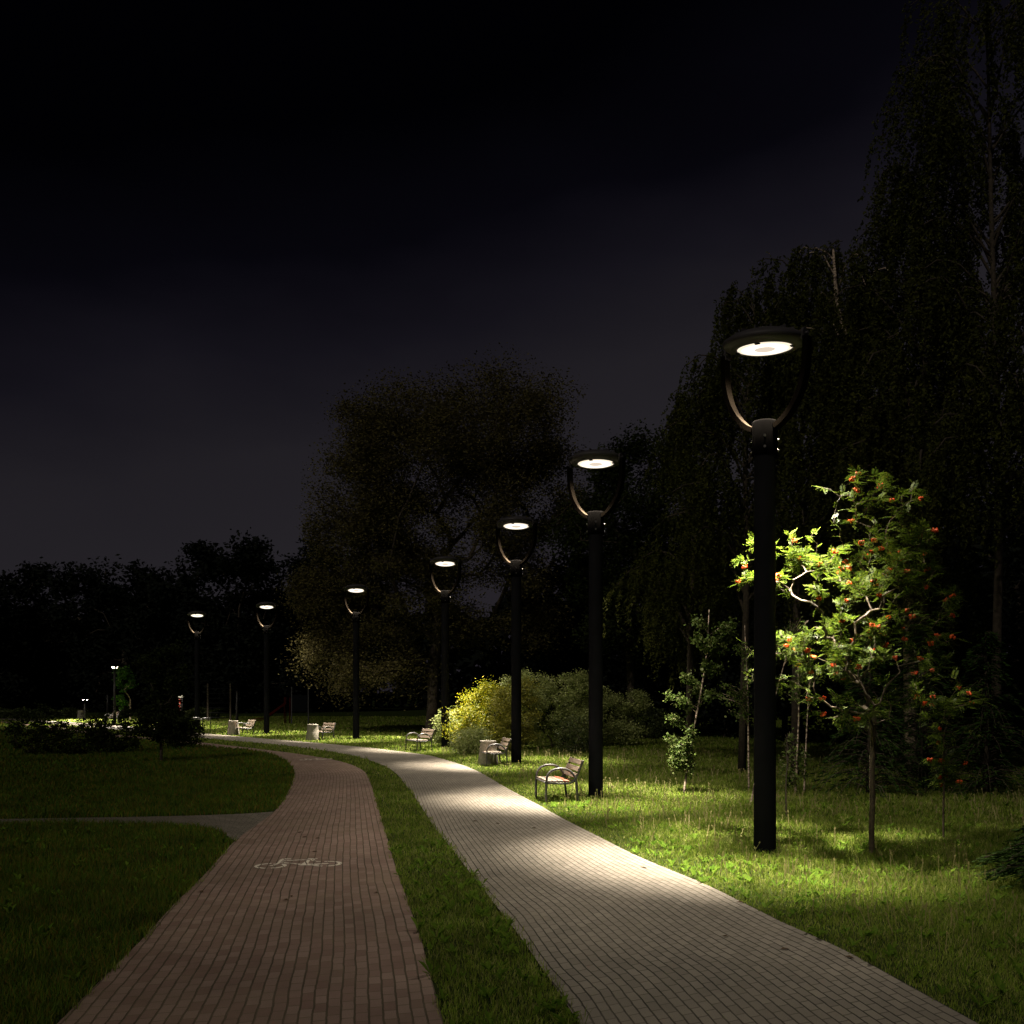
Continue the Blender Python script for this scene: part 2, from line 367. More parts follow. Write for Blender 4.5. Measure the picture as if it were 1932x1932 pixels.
def chaikin(P, it=3):
    P = np.array(P, float)
    for _ in range(it):
        Q = [P[0]]
        for a, b in zip(P[:-1], P[1:]): Q += [a * .75 + b * .25, a * .25 + b * .75]
        Q.append(P[-1]); P = np.array(Q)
    return P
def back(P, Y=-8):
    """carry an edge on in a straight line behind the camera"""
    a, b = P[0], P[2]; t = (Y - a[1]) / (a[1] - b[1]) if abs(a[1] - b[1]) > 1e-6 else 0
    return np.vstack([[a + (a - b) * t], P])
def resample(P, n, pw=1.0):
    s = np.r_[0, np.cumsum(np.linalg.norm(np.diff(P, axis=0), axis=1))]
    q = np.linspace(0, 1, n) * s[-1]
    return np.c_[np.interp(q, s, P[:, 0]), np.interp(q, s, P[:, 1])]

brick_L = [(222,1822),(282,1762),(326,1710),(370,1670),(410,1626),(440,1590),(482,1560),(520,1532),(538,1508),(550,1482),(557,1460),(551,1446),(533,1432),(506,1422),(474,1416),(430,1412.5),(394,1410),(357,1403.5),(300,1399),(263,1395.5),(180,1388),(101,1376),(60,1371),(0,1364),(-60,1359)]
brick_R = [(808,1826),(792,1766),(770,1706),(750,1650),(734,1594),(720,1546),(710,1510),(698,1474),(690,1457),(666,1444),(630,1434),(570,1424),(490,1414),(430,1407),(370,1400),(310,1395),(263,1391),(180,1383),(101,1371.5),(60,1367),(0,1361),(-60,1356.5)]
grey_L = [(1020,1827),(985,1775),(942,1720),(905,1672),(880,1640),(848,1598),(817,1560),(804,1538),(785,1508),(764,1480),(750,1462),(732,1449),(700,1436),(673,1428.5),(646.7,1422.6),(593,1414.6),(543,1408),(477,1401.5),(383,1393.5),(357,1391),(263,1383),(210,1376.5),(155,1371),(96,1366),(60,1363),(0,1358),(-60,1354)]
grey_R = [(1649,1826.6),(1588.6,1793),(1487.6,1749),(1400,1705),(1326,1668),(1258,1641),(1191,1612),(1141,1586),(1061,1546),(1016,1519.6),(955,1487.6),(905,1457),(873,1444),(833,1432),(806,1425),(766,1420),(713,1413),(646,1406.6),(566,1399.5),(490,1393.5),(437,1388.5),(378,1384),(310,1377),(250,1371.5),(157,1364),(96,1360.5),(60,1358),(0,1353.5),(-60,1350)]
def edge(P): return back(chaikin([G(*p) for p in P], 3))
BL, BR, GL, GR = edge(brick_L), edge(brick_R), edge(grey_L), edge(grey_R)

STN = {}
def uv_on(name, p):
    a, b, s = STN[name]; p = np.array(p); ab = a - b; w2 = (ab ** 2).sum(1)
    t = np.clip(((p - b) * ab).sum(1) / w2, 0, 1); q = b + t[:, None] * ab; i = int(np.argmin(np.linalg.norm(p - q, axis=1)))
    i = min(max(i, 1), len(a) - 2); c = (a + b) / 2; tg = c[i + 1] - c[i - 1]; tg = tg / np.linalg.norm(tg)
    return (s[i] + float((p - q[i]) @ tg), t[i] * math.sqrt(w2[i]))
def match(Lp, Rp, n=260):
    """stations of a path: R resampled evenly, L matched by arc fraction"""
    return resample(Lp, n), resample(Rp, n)
def strip(name, Lp, Rp, z, m, wob=0.0, n=420):
    # near the camera sample more finely
    a, b = match(Lp, Rp, n); K = 9
    rng = np.random.default_rng(5)
    c = (a + b) / 2; s = np.r_[0, np.cumsum(np.linalg.norm(np.diff(c, axis=0), axis=1))]
    V = []; UV = []
    wd = np.linalg.norm(a - b, axis=1)
    for i in range(n):
        for k in range(K):
            t = k / (K - 1); p = b[i] * (1 - t) + a[i] * t
            V.append((p[0], p[1], z)); UV.append((s[i], t * wd[i]))
    Fc = [(i * K + k, i * K + k + 1, (i + 1) * K + k + 1, (i + 1) * K + k) for i in range(n - 1) for k in range(K - 1)]
    Fc = [f[::-1] for f in Fc]
    o = np_mesh(name, V, Fc, 4, m, uv=UV); STN[name] = (a, b, s)
    return tag(o, kind='structure')
strip('cycle_path', BL, BR, 0.020, M_bpav)
strip('footpath', GL, GR, 0.020, M_gpav)
side_T = chaikin([G(*p) for p in [(-400,1552),(-100,1548),(96,1545),(230,1543),(370,1540),(474,1536),(520,1532),(600,1532)]], 2)
side_B = chaikin([G(*p) for p in [(-400,1562),(-100,1557),(96,1554),(210,1554),(330,1557),(398,1563),(424,1573),(440,1590),(520,1600)]], 2)
strip('side_path', side_T, side_B, 0.014, M_spav, n=80)

def inpoly(P, poly):
    x, y = P[:, 0], P[:, 1]; n = len(poly); r = np.zeros(len(P), bool); j = n - 1
    for i in range(n):
        xi, yi = poly[i]; xj, yj = poly[j]
        if yi != yj:
            c = ((yi > y) != (yj > y)) & (x < (xj - xi) * (y - yi) / (yj - yi) + xi); r ^= c
        j = i
    return r
def simp(P): return np.vstack([P[::3], P[-1:]])
poly_brick = np.vstack([simp(BL), simp(BR)[::-1]])
poly_grey = np.vstack([simp(GL), simp(GR)[::-1]])
poly_side = np.vstack([side_T, side_B[::-1]])
poly_mid = np.vstack([simp(BR), simp(GL)[::-1]])
poly_left = np.vstack([simp(BL), [[-400, 80], [-400, -8]]])
def dist_edge(P, E):
    E = E[::2]; d = np.full(len(P), 1e9)
    for a, b in zip(E[:-1], E[1:]):
        ab = b - a; L = (ab ** 2).sum()
        if L < 1e-9: continue
        t = np.clip(((P - a) @ ab) / L, 0, 1); q = a + t[:, None] * ab
        d = np.minimum(d, np.linalg.norm(P - q, axis=1))
    return d

# ------------------------------------------------------------------ grass
def vnoise(x, y, seed=0):
    v = np.zeros_like(x); r = np.random.default_rng(seed)
    for k in range(5):
        a = r.uniform(0, 6.28); f = 0.5 * 1.9 ** k; ph = r.uniform(0, 6.28, 2)
        v += np.sin((x * math.cos(a) + y * math.sin(a)) * f + ph[0]) * np.cos((-x * math.sin(a) + y * math.cos(a)) * f * 1.1 + ph[1]) / (1 + 0.4 * k)
    return v / 2.4
def blades(name, P, h, w, m, seed, lean=0.9, label=None):
    r = np.random.default_rng(seed); n = len(P)
    a = r.uniform(0, 2 * np.pi, n); la = r.uniform(0, 2 * np.pi, n); le = r.uniform(0.1, 1, n) * lean * h
    dx, dy = np.cos(a) * w / 2, np.sin(a) * w / 2; lx, ly = np.cos(la) * le, np.sin(la) * le
    z0 = np.zeros(n)
    B = np.stack([np.c_[P[:, 0] - dx, P[:, 1] - dy, z0], np.c_[P[:, 0] + dx, P[:, 1] + dy, z0],
                  np.c_[P[:, 0] + dx * .8 + lx * .3, P[:, 1] + dy * .8 + ly * .3, h * .6], np.c_[P[:, 0] - dx * .8 + lx * .3, P[:, 1] - dy * .8 + ly * .3, h * .6],
                  np.c_[P[:, 0] + lx, P[:, 1] + ly, h]], 1).reshape(-1, 3)
    i = np.arange(n)[:, None] * 5
    T = np.concatenate([i + [0, 1, 2], i + [0, 2, 3], i + [3, 2, 4]], 0)
    o = np_mesh(name, B, T, 3, m)
    return tag(o, label, 'grass', kind='stuff')
def scatter(dens, y0, y1, seed, margin=1.5, xlim=None):
    r = np.random.default_rng(seed)
    hw = y1 * 0.53 + margin
    lo, hi = (-hw, hw) if xlim is None else xlim
    n = int(dens * (hi - lo) * (y1 - y0)); P = np.c_[r.uniform(lo, hi, n), r.uniform(y0, y1, n)]
    return P[np.abs(P[:, 0]) < P[:, 1] * 0.53 + margin]
bands = [(5.5, 9, 2600, .0065, 1.0), (9, 13, 1900, .008, 1.0), (13, 19, 1050, .011, 1.0), (19, 28, 520, .017, 1.05), (28, 40, 220, .028, 1.1), (40, 56, 90, .05, 1.2), (56, 95, 26, .10, 1.4)]
RG = []; MG = []; LG = []
for bi, (y0, y1, dn, w, hs) in enumerate(bands):
    P = scatter(dn, y0, y1, 100 + bi)
    jit = np.random.default_rng(bi).normal(0, 0.02, P.shape) + .07 * np.c_[vnoise(P[:, 0] * 7, P[:, 1] * 7, 31), vnoise(P[:, 0] * 7, P[:, 1] * 7, 32)]      # ragged edges over the paving
    Q = P + jit
    onb = inpoly(Q, poly_brick); ong = inpoly(Q, poly_grey); ons = inpoly(Q, poly_side)
    keep = ~(onb | ong | ons); P = P[keep]
    mid = inpoly(P, poly_mid); left = inpoly(P, poly_left)
    right = ~(mid | left)
    for sel, dst in ((right, RG), (mid, MG), (left, LG)):
        S = P[sel]; dst.append((S, w, hs))
def join(D, hfun, seed):
    r = np.random.default_rng(seed)
    P = np.vstack([d[0] for d in D]); w = np.concatenate([np.full(len(d[0]), d[1]) for d in D]); s = np.concatenate([np.full(len(d[0]), d[2]) for d in D])
    h = hfun(P, r) * s
    return P, h, w * r.uniform(.6, 1.3, len(P))
def h_right(P, r):
    d = dist_edge(P, GR); n = vnoise(P[:, 0] * 1.3, P[:, 1] * 1.3, 3)
    base = 0.042 + 0.055 * np.clip((d - .1) / 1.5, 0, 1) + 0.03 * n * np.clip(d, 0, 1)
    return np.clip(base, .035, None) * r.uniform(.45, 1.25, len(P))
def h_mid(P, r):
    return (0.065 + 0.02 * vnoise(P[:, 0] * 2, P[:, 1] * 2, 4)) * r.uniform(.4, 1.3, len(P))
def h_left(P, r):
    return np.clip(0.10 + 0.04 * vnoise(P[:, 0] * 1.4, P[:, 1] * 1.4, 8), .04, None) * r.uniform(.45, 1.3, len(P))
P, h, w = join(RG, h_right, 1); blades('grass', P, h, w, M_grass, 11, label='long green lawn grass with pale tips right of the grey footpath')
P, h, w = join(MG, h_mid, 2); blades('grass', P, h, w, M_grass, 12, label='short green grass strip between the red cycle path and the grey footpath')
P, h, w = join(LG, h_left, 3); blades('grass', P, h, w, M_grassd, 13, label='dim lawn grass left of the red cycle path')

# seed stalks in the right lawn, low broad weeds near the paving
r = np.random.default_rng(21); S = []
for y0, y1, dn in ((9, 16, 17), (16, 26, 13), (26, 40, 5)):
    P = scatter(dn, y0, y1, 300 + int(y0)); P = P[~(inpoly(P, poly_brick) | inpoly(P, poly_grey) | inpoly(P, poly_side) | inpoly(P, poly_mid) | inpoly(P, poly_left))]
    P = P[dist_edge(P, GR) > 0.5]
    P = P[(vnoise(P[:, 0], P[:, 1], 9) + r.uniform(-.5, .5, len(P))) > 0.0]; S.append(P)
P = np.vstack(S); n = len(P); V = []; T = []
for i in range(n):
    x, y = P[i]; hh = r.uniform(.13, .28); wd = 0.003 + 0.00022 * y; lx, ly = r.normal(0, .05, 2)
    an = r.uniform(-.5, .5); ca, sa = math.cos(an) * wd, math.sin(an) * wd; b = len(V)
    V += [(x - ca, y - sa, 0), (x + ca, y + sa, 0), (x + lx * .9 + ca * .6, y + ly * .9 + sa * .6, hh * .86), (x + lx * .9 - ca * .6, y + ly * .9 - sa * .6, hh * .86)]
    T += [(b, b + 1, b + 2), (b, b + 2, b + 3)]
    hw_ = wd * 2.2; b = len(V)
    V += [(x + lx * .9, y + ly * .9, hh * .84), (x + lx * .95 + hw_, y + ly, hh * .93), (x + lx, y + ly, hh * 1.05), (x + lx * .95 - hw_, y + ly, hh * .93)]
    T += [(b, b + 1, b + 2), (b, b + 2, b + 3)]
tag(np_mesh('seed_stalks', V, T, 3, M_stalk), 'pale dry seed stalks standing above the lawn on the right', 'grass', kind='stuff')
V = []; T = []
for (poly_fn, dn, y0, y1) in ((0, 14, 6, 14), (1, 22, 6, 16), (0, 7, 14, 22), (2, 5, 6, 18)):
    P = scatter(dn, y0, y1, 400 + poly_fn * 7 + int(y0))
    a_ = inpoly(P, poly_mid); b_ = inpoly(P, poly_left); c_ = inpoly(P, poly_brick) | inpoly(P, poly_grey) | inpoly(P, poly_side)
    P = P[[~(a_ | b_ | c_), a_, b_ & ~c_][poly_fn]]
    for x, y in P:
        k = r.integers(4, 8); L0 = r.uniform(.04, .10)
        for q in range(k):
            an = r.uniform(0, 6.28); L = L0 * r.uniform(.7, 1.2); wd = L * r.uniform(.16, .28); z1 = L * r.uniform(.35, 1.1) + .03
            cx, sx = math.cos(an), math.sin(an); b = len(V)
            V += [(x, y, .02), (x + cx * L * .5 - sx * wd, y + sx * L * .5 + cx * wd, z1 * .8), (x + cx * L, y + sx * L, z1), (x + cx * L * .5 + sx * wd, y + sx * L * .5 - cx * wd, z1 * .8)]
            T += [(b, b + 1, b + 2), (b, b + 2, b + 3)]
tag(np_mesh('broadleaf_weeds', V, T, 3, M_weed), 'low broad leaved weeds among the lawn grass', 'weeds', kind='stuff')

# a few dry leaves blown onto the paving
M_dry = simple('dry_leaf', (0.10, 0.055, 0.02), (0.05, 0.03, 0.012), rough=.9)
r = np.random.default_rng(77); done = 0
while done < 16:
    P = np.array([[r.uniform(-5, 5), r.uniform(8, 19)]])
    g_, b_ = inpoly(P, poly_grey)[0], inpoly(P, poly_brick)[0]
    if not (g_ or b_) or abs(P[0, 0]) > P[0, 1] * .48: continue
    an = r.uniform(0, 6.28); L = r.uniform(.035, .06); m = MB(); c_, s_ = math.cos(an), math.sin(an)
    q = [(-L, 0, .004), (-.2 * L, .45 * L, .016), (L, .05 * L, .006), (.1 * L, -.45 * L, .018), (0, 0, .005)]
    m.add([(a * c_ - b * s_, a * s_ + b * c_, z) for a, b, z in q], [(0, 4, 1), (1, 4, 2), (2, 4, 3), (3, 4, 0)])
    o = m.build('fallen_leaf', M_dry); o.location = (P[0, 0], P[0, 1], .022)
    tag(o, 'small dry brown leaf fallen on the grey footpath' if g_ else 'small dry brown leaf fallen on the red cycle path', 'leaf', 'dry leaves fallen on the grey footpath' if g_ else 'dry leaves fallen on the red cycle path'); done += 1

# ------------------------------------------------------------------ painted bicycle marks
def zb(zx, zy): return G(450.8 + zx * .12, 1597 + zy * .12)
mk = MB(); ZP = 0.0245
c1 = np.array(zb(498, 332)); c2 = np.array(zb(1373, 298)); 
def ring(c, a0, a1, ro=.218, ri=.160, n=22):
    vs = []; ax = 0.24     # wheels slightly slanted like the stencil
    for i in range(n + 1):
        an = R(a0 + (a1 - a0) * i / n)
        for rr in (ro, ri): vs.append((c[0] + rr * math.cos(an), c[1] + rr * math.sin(an), ZP))
    mk.add(vs, [(2 * i, 2 * i + 2, 2 * i + 3, 2 * i + 1) for i in range(n)])
ring(c1, 100, 262); ring(c1, -75, 52)
ring(c2, -78, 108); ring(c2, 180, 265)
def poly(pts):
    q = [(*zb(*p), ZP) for p in pts]; mk.add(q, [tuple(reversed(range(len(q))))])
poly([(462,328),(548,316),(590,322),(520,334)])                     # fork end at the hub
poly([(535,302),(600,290),(650,232),(700,232),(668,262),(640,292),(600,312),(548,318)])
poly([(650,232),(690,218),(840,216),(846,222),(740,229),(700,238)])   # handlebar
poly([(672,256),(760,242),(1010,232),(1100,236),(1100,243),(1000,241),(760,254),(680,266)])  # top tube
poly([(640,282),(700,276),(850,289),(985,303),(945,318),(850,297),(690,288)])  # down tube
poly([(985,303),(1075,243),(1120,240),(1090,292),(1062,326),(955,324)])   # seat tube
poly([(1075,220),(1062,214),(1150,216),(1240,214),(1230,222),(1185,226),(1200,240),(1150,244),(1128,232)])  # saddle
poly([(1120,240),(1165,240),(1225,256),(1290,258),(1285,266),(1215,268),(1150,250)])     # seat stay
poly([(1080,296),(1160,302),(1300,292),(1435,286),(1400,300),(1300,308),(1180,322),(1062,326)])  # chain stay
bm_ = mk.build('bicycle_marking', M_white)
# origin at the mark's middle so a second, farther mark can be a copy
cx, cy = (c1 + c2) / 2
ul = bm_.data.uv_layers.new(name='uv')
for l in bm_.data.loops: ul.data[l.index].uv = uv_on('cycle_path', bm_.data.vertices[l.vertex_index].co[:2])
for v in bm_.data.vertices: v.co.x -= cx; v.co.y -= cy
bm_.location = (cx, cy, 0)
tag(bm_, 'pale painted bicycle symbol on the red paving in the foreground', 'road marking', 'bicycle symbols painted on the cycle path')
b2 = bm_.copy(); COL.objects.link(b2); gx, gy = G(596, 1434); b2.location = (gx, gy, 0); b2.rotation_euler = (0, 0, R(20))
b2['label'] = 'faint far bicycle symbol where the red path bends left'

# ------------------------------------------------------------------ street lamps
def make_lamp():
    t = thing('street_lamp', (0, 0, 0), '', 'street lamp')
    CB, CT = 5.88, 6.38
    m = MB(); m.lathe([(0.0, -.05), (.163, -.05), (.163, .02), (.158, 2.0), (.156, CB + .05), (0, CB + .05)], n=40); m.build('pole', M_black, t)
    m = MB(); m.lathe([(.157, CB), (.183, CB), (.186, CB + .004), (.186, CT - .02), (.178, CT), (0, CT + .004)], n=40); col = m.build('collar', M_coll, t)
    for az in (-60, 180, 60):
        for z in (CT - .25, CT - .41):
            u = Vector((math.cos(R(az)), math.sin(R(az)), 0)); b = MB()
            b.tube([u * .183 + Vector((0, 0, z)), u * .205 + Vector((0, 0, z))], .010, 8)
            b.tube([u * .205 + Vector((0, 0, z)), u * .232 + Vector((0, 0, z))], .019, 10)
            b.build('bolt', M_steel, col)
    # two flat arms sweeping up from the collar
    prof = chaikin([(.176, -.10), (.30, -.035), (.45, .12), (.58, .34), (.652, .60), (.675, .85), (.675, 1.10)], 3)
    for sgn in (1, -1):
        m = MB(); vs = []; w, th = .075, .036
        nP = len(prof)
        for i, (rr, zz) in enumerate(prof):
            tt = prof[min(i + 1, nP - 1)] - prof[max(i - 1, 0)]; tt = tt / np.linalg.norm(tt); nn = np.array([tt[1], -tt[0]])
            for (a, b) in ((-1, -1), (1, -1), (1, 1), (-1, 1)):
                p = np.array([rr, zz]) + nn * th * a
                vs.append((sgn * p[0], w * b, CT + p[1]))
        fs = [(i * 4 + k, i * 4 + (k + 1) % 4, i * 4 + 4 + (k + 1) % 4, i * 4 + 4 + k) for i in range(nP - 1) for k in range(4)]
        fs += [(3, 2, 1, 0), tuple((nP - 1) * 4 + k for k in range(4))]
        if sgn < 0: fs = [f[::-1] for f in fs]
        m.add(vs, fs); arm = m.build('arm', M_arm, t)
        m = MB()                                              # hinge plate and screw at the tip
        Mr = Matrix.Rotation(R(90), 3, 'Y')
        m.lathe([(0, -.02), (.075, -.02), (.08, -.015), (.08, .015), (.075, .02), (0, .02)], (sgn * .635, 0, CT + 1.16), 20, Mr)
        m.box((sgn * .635, 0, CT + 1.10), (.04, .13, .10), bev=.006)
        m.tube([(sgn * .60, 0, CT + 1.15), (sgn * .70, 0, CT + 1.15)], .022, 10)
        m.build('hinge', M_head, arm)
    hd = bpy.data.objects.new('lamp_head', None)              # replaced by the body mesh below
    m = MB()
    prof2 = [(.405, -.040), (.415, -.058), (.44, -.062), (.52, -.045), (.585, -.012), (.61, .020), (.612, .045), (.60, .070), (.52, .120), (.42, .158), (.36, .170), (.35, .150), (.0, .148)]
    m.lathe([(0, -.036)] + [(.405, -.036)] + prof2, n=72)
    body = m.build('lamp_head', M_head, t); body.location = (0, 0, CT + 1.13)
    bpy.data.objects.remove(hd)
    m = MB()
    for k in range(12):
        an = 2 * math.pi * k / 12 + .2; Mz = Matrix.Rotation(an, 3, 'Z')
        m.box(Mz @ Vector((.36, 0, .172)), (.16, .016, .05), Mz)
    m.lathe([(.27, .17), (.285, .195), (.30, .195), (.31, .17)], n=48)
    m.lathe([(0, .195), (.16, .195), (.17, .185), (.17, .14)], n=36)
    m.build('cooling_fins', M_head, body)
    m = MB(); m.lathe([(.150, -.0635), (.335, -.0600)], n=64); ln = m.build('lens', M_lens, body)
    m = MB(); m.lathe([(.335, -.0600), (.340, -.0660), (.352, -.0660), (.358, -.058), (.398, -.050)], n=64); m.build('lens_rim', M_lensr, ln)
    m = MB(); m.lathe([(.150, -.0635), (.135, -.0700), (.09, -.0640), (.0, -.0610)], n=48); m.build('lens_hub', M_lensc, ln)
    for k in range(4):
        an = R(15 + 90 * k); Mz = Matrix.Rotation(an, 3, 'Z'); m = MB(); m.box(Mz @ Vector((.40, 0, -.066)), (.05, .075, .018), Mz, bev=.004); m.build('clip', M_black, body)
    for nm, size, pw, bl in (('lamp_light', 60, LAMP_NARROW, 1.0), ('lamp_spill', 138, LAMP_WIDE, 1.0)):
        ld = bpy.data.lights.new(nm, 'SPOT'); ld.energy = pw; ld.spot_size = R(size); ld.spot_blend = bl; ld.shadow_soft_size = .205; ld.color = LAMP_COL
        lo = bpy.data.objects.new(nm, ld); COL.objects.link(lo); lo.parent = t; lo.location = (0, 0, CT + 1.02)
    return t
lamp0 = make_lamp()
# (foot x, foot row, head top row, wording)
LAMPS = [(1443, 1612, 'nearest and tallest looking black street lamp, beside the lit rowan tree'),
         (1124, 1506, 'black street lamp just right of the nearest park bench'),
         (974, 1442, 'black street lamp standing in front of the wide shrubs'),
         (840, 1413, 'black street lamp left of the golden shrub and right of a bench'),
         (672, 1396, 'black street lamp under the low left branches of the big tree'),
         (503, 1385, 'black street lamp between the two farthest lit benches'),
         (372, 1374, 'farthest black street lamp, leftmost of the row, beside the black bike stand')]
HPX = [992, 656, 463+4, 358+5, 287+6, 242+7, 215+6]
lamp_pos = []
for i, (x, y, lab) in enumerate(LAMPS):
    o = lamp0 if i == 0 else copy_tree(lamp0)
    gx, gy = G(x, y); o.location = (gx, gy, 0); lamp_pos.append((gx, gy)); s = HPX[i] * gy / F / 7.755; o.scale = (s, s, s)
    az = -math.atan2(gx, gy); o.rotation_euler = (0, 0, az - R(30))
    o['label'] = lab; o['category'] = 'street lamp'; o['group'] = 'black street lamps along the footpath'
    ratio = (7.42 * s - CAM_H) / gy
    tilt = math.atan(0.25) - math.atan(ratio)                  # heads are tipped on their hinges
    for ch in kids(o):
        if ch.name.startswith('lamp_head'): 
            ch.rotation_mode = 'QUATERNION'; from mathutils import Quaternion
            ch.rotation_quaternion = Quaternion((math.cos(R(30)), math.sin(R(30)), 0), -tilt)

# ------------------------------------------------------------------ benches
def make_bench():
    t = thing('park_bench', (0, 0, 0), '', 'bench'); Wd = 1.0
    side = [(-.30, -.03), (-.305, .20), (-.30, .40), (-.285, .52), (-.22, .61), (-.11, .655), (.03, .66), (.14, .625), (.225, .55), (.27, .46), (.285, .40), (.30, .20), (.325, -.03)]
    side = [tuple(p) for p in chaikin(side, 2)]
    for sx in (-1, 1):
        m = MB(); x = sx * Wd / 2
        m.tube([(x, a, b) for a, b in side], .024, 8)
        m.tube([(x, a, b) for a, b in chaikin([(.272, .42), (.30, .50), (.36, .66), (.425, .81)], 2)], .020, 8)
        m.tube([(x, a, b) for a, b in chaikin([(-.30, .385), (-.1, .372), (.08, .368), (.20, .385), (.262, .46)], 2)], .018, 8)
        m.build('armrest_frame', M_tube, t)
    m = MB()
    m.tube([(-Wd / 2, -.295, .385), (Wd / 2, -.295, .385)], .016, 8); m.tube([(-Wd / 2, .272, .40), (Wd / 2, .272, .40)], .016, 8)
    m.build('crossbar', M_tube, t)
    m = MB()
    for k in range(3): m.box((0, -.235 + k * .112, .412), (Wd - .03, .095, .035), bev=.006)
    m.build('seat', M_wood, t)
    m = MB(); m.box((0, -.235 + 3 * .112, .412), (Wd - .03, .095, .035), bev=.006); m.build('rear_seat_slat', M_wood, t)
    m = MB(); Mx = Matrix.Rotation(R(-22), 3, 'X')
    for k in range(3):
        m.box((0, .295 + k * .052 - .012, .515 + k * .125), (Wd + .02, .032, .098), Mx, bev=.006)
    m.build('backrest', M_wood, t)
    return t
bench0 = make_bench()
def nrm(v): v = np.array(v, float); return v / np.linalg.norm(v)
BEN = [((1033.0, 1515), (-.17, .985), 'nearest wooden park bench with a reddish rear seat slat, beside the footpath'),
       ((919.4, 1447), (-.22, .975), 'wooden park bench in front of the concrete bin by the wide shrubs'),
       ((787.3, 1418), (-.50, .86), 'wooden park bench without a bin, left of the golden shrub'),
       ((608.9, 1397.5), (-.68, .73), 'wooden park bench at the inner bend beside a pale concrete bin'),
       ((458, 1388.5), (-.577, .817), 'small far wooden park bench just left of the sixth street lamp'),
       ((207, 1363.5), (-.70, .71), 'tiny dim park bench behind the dark bushes at far left'),
       ((226, 1356), (-.70, .71), 'tiniest park bench, farthest off, beside the young lit tree')]
for i, (p, w_, lab) in enumerate(BEN):
    o = bench0 if i == 0 else copy_tree(bench0)
    w_ = nrm(w_); f = np.array([-w_[1], w_[0]]); q = np.array(G(*p)); c = q - f * .30 + w_ * .5
    # local x runs from the near frame to the far one, the seat faces the path
    o.location = (c[0], c[1], 0); o.rotation_euler = (0, 0, math.atan2(f[1], f[0]) + math.pi / 2)
    s_ = (1.13, 1.10, 1.08, 1.04, 1.04, 1.0, 1.0)[i]; o.scale = (s_, s_, s_)
    o['label'] = lab; o['category'] = 'bench'; o['group'] = 'park benches along the footpath'
rs = [c for c in kids(bench0) if c.name.startswith('rear_seat_slat')][0]
rs.data = rs.data.copy(); rs.data.materials[0] = M_redwood; rs['label'] = 'reddish rear seat slat'

# ------------------------------------------------------------------ concrete bins
m = MB()
m.lathe([(0, -.02), (.335, -.02), (.345, .03), (.30, .40), (.262, .72), (.268, .735), (.270, .785), (.262, .80), (.225, .80), (.215, .785), (.215, .45), (0, .45)], n=40)
bin0 = thing('litter_bin', (0, 0, 0), '', 'litter bin'); m.build('concrete_body', M_conc, bin0)
m = MB(); m.lathe([(.214, .55), (.212, .79), (.205, .79), (.200, .5), (0, .48)], n=32); m.build('inner_bucket', M_grey, bin0)
BINS = [((921, 1443), 'speckled concrete litter bin behind the second nearest bench'),
        ((590, 1397), 'pale concrete litter bin beside the bench at the inner bend'),
        ((440, 1387), 'concrete litter bin left of the small far bench'),
        ((153, 1357.5), 'dim square looking litter bin at far left across the path')]
for i, (p, lab) in enumerate(BINS):
    o = bin0 if i == 0 else copy_tree(bin0)
    x, y = G(*p); o.location = (x, y, 0); o['label'] = lab; o['category'] = 'litter bin'; o['group'] = 'concrete litter bins beside the benches'

# ------------------------------------------------------------------ trees: skeleton grown towards points in the crown
def grow(base, trunk_pts, targets, rng, r_tip=.008, pw=2.3, jig=.06, sub=2, pen=.35):
    """trunk polyline, then every target joins the nearest branch; returns (nodes, parent, radius)"""
    nodes = [Vector(p) for p in trunk_pts]; par = [-1] + list(range(len(nodes) - 1))
    depth = [0.0]
    for i in range(1, len(nodes)): depth.append(depth[-1] + (nodes[i] - nodes[i - 1]).length)
    start = max(0, len(nodes) - 3) if len(nodes) > 3 else len(nodes) - 1
    first = int(len(nodes) * .45)
    tg = sorted([Vector(t) for t in targets], key=lambda q: (q - nodes[-1]).length if (q - nodes[-1]).length < 1e6 else 0)
    tips = []
    arr = np.array([n[:] for n in nodes])
    for q in tg:
        qa = np.array(q[:]); d = np.linalg.norm(arr - qa, axis=1)
        up = np.clip(arr[:, 2] - qa[2], 0, None) * .8
        cost = d + up + pen * np.array(depth); cost[:first] += 1e3
        j = int(np.argmin(cost)); a = nodes[j]; L = (q - a).length
        prev = j
        for k in range(1, sub + 1):
            t = k / sub; p = a.lerp(q, t)
            if k < sub: p = p + Vector(rng.normal(0, jig * L, 3)) + Vector((0, 0, jig * L))
            nodes.append(p); par.append(prev); depth.append(depth[prev] + L / sub); prev = len(nodes) - 1
            arr = np.vstack([arr, np.array(p[:])])
        tips.append(prev)
    nch = [0] * len(nodes)
    rad = np.zeros(len(nodes))
    for i in range(len(nodes) - 1, -1, -1):
        if rad[i] == 0: rad[i] = r_tip ** pw
        if par[i] >= 0: rad[par[i]] += rad[i]
    rad = rad ** (1 / pw)
    return nodes, par, rad, tips
def limbs_mesh(nodes, par, rad, n=5, rmax=None, rmin=0.0):
    m = MB(); N_ = len(nodes)
    for i in range(N_):
        j = par[i]
        if j < 0: continue
        r0 = rad[j] if par[i] == i - 1 or rad[j] < rad[i] * 1.6 else rad[i] * 1.25
        r1 = rad[i]
        if rmax: r0 = min(r0, rmax); r1 = min(r1, rmax)
        m.tube([nodes[j], nodes[i]], [max(r0, rmin), max(r1, rmin)], n if rad[i] > .03 else 4, cap=False)
    return m
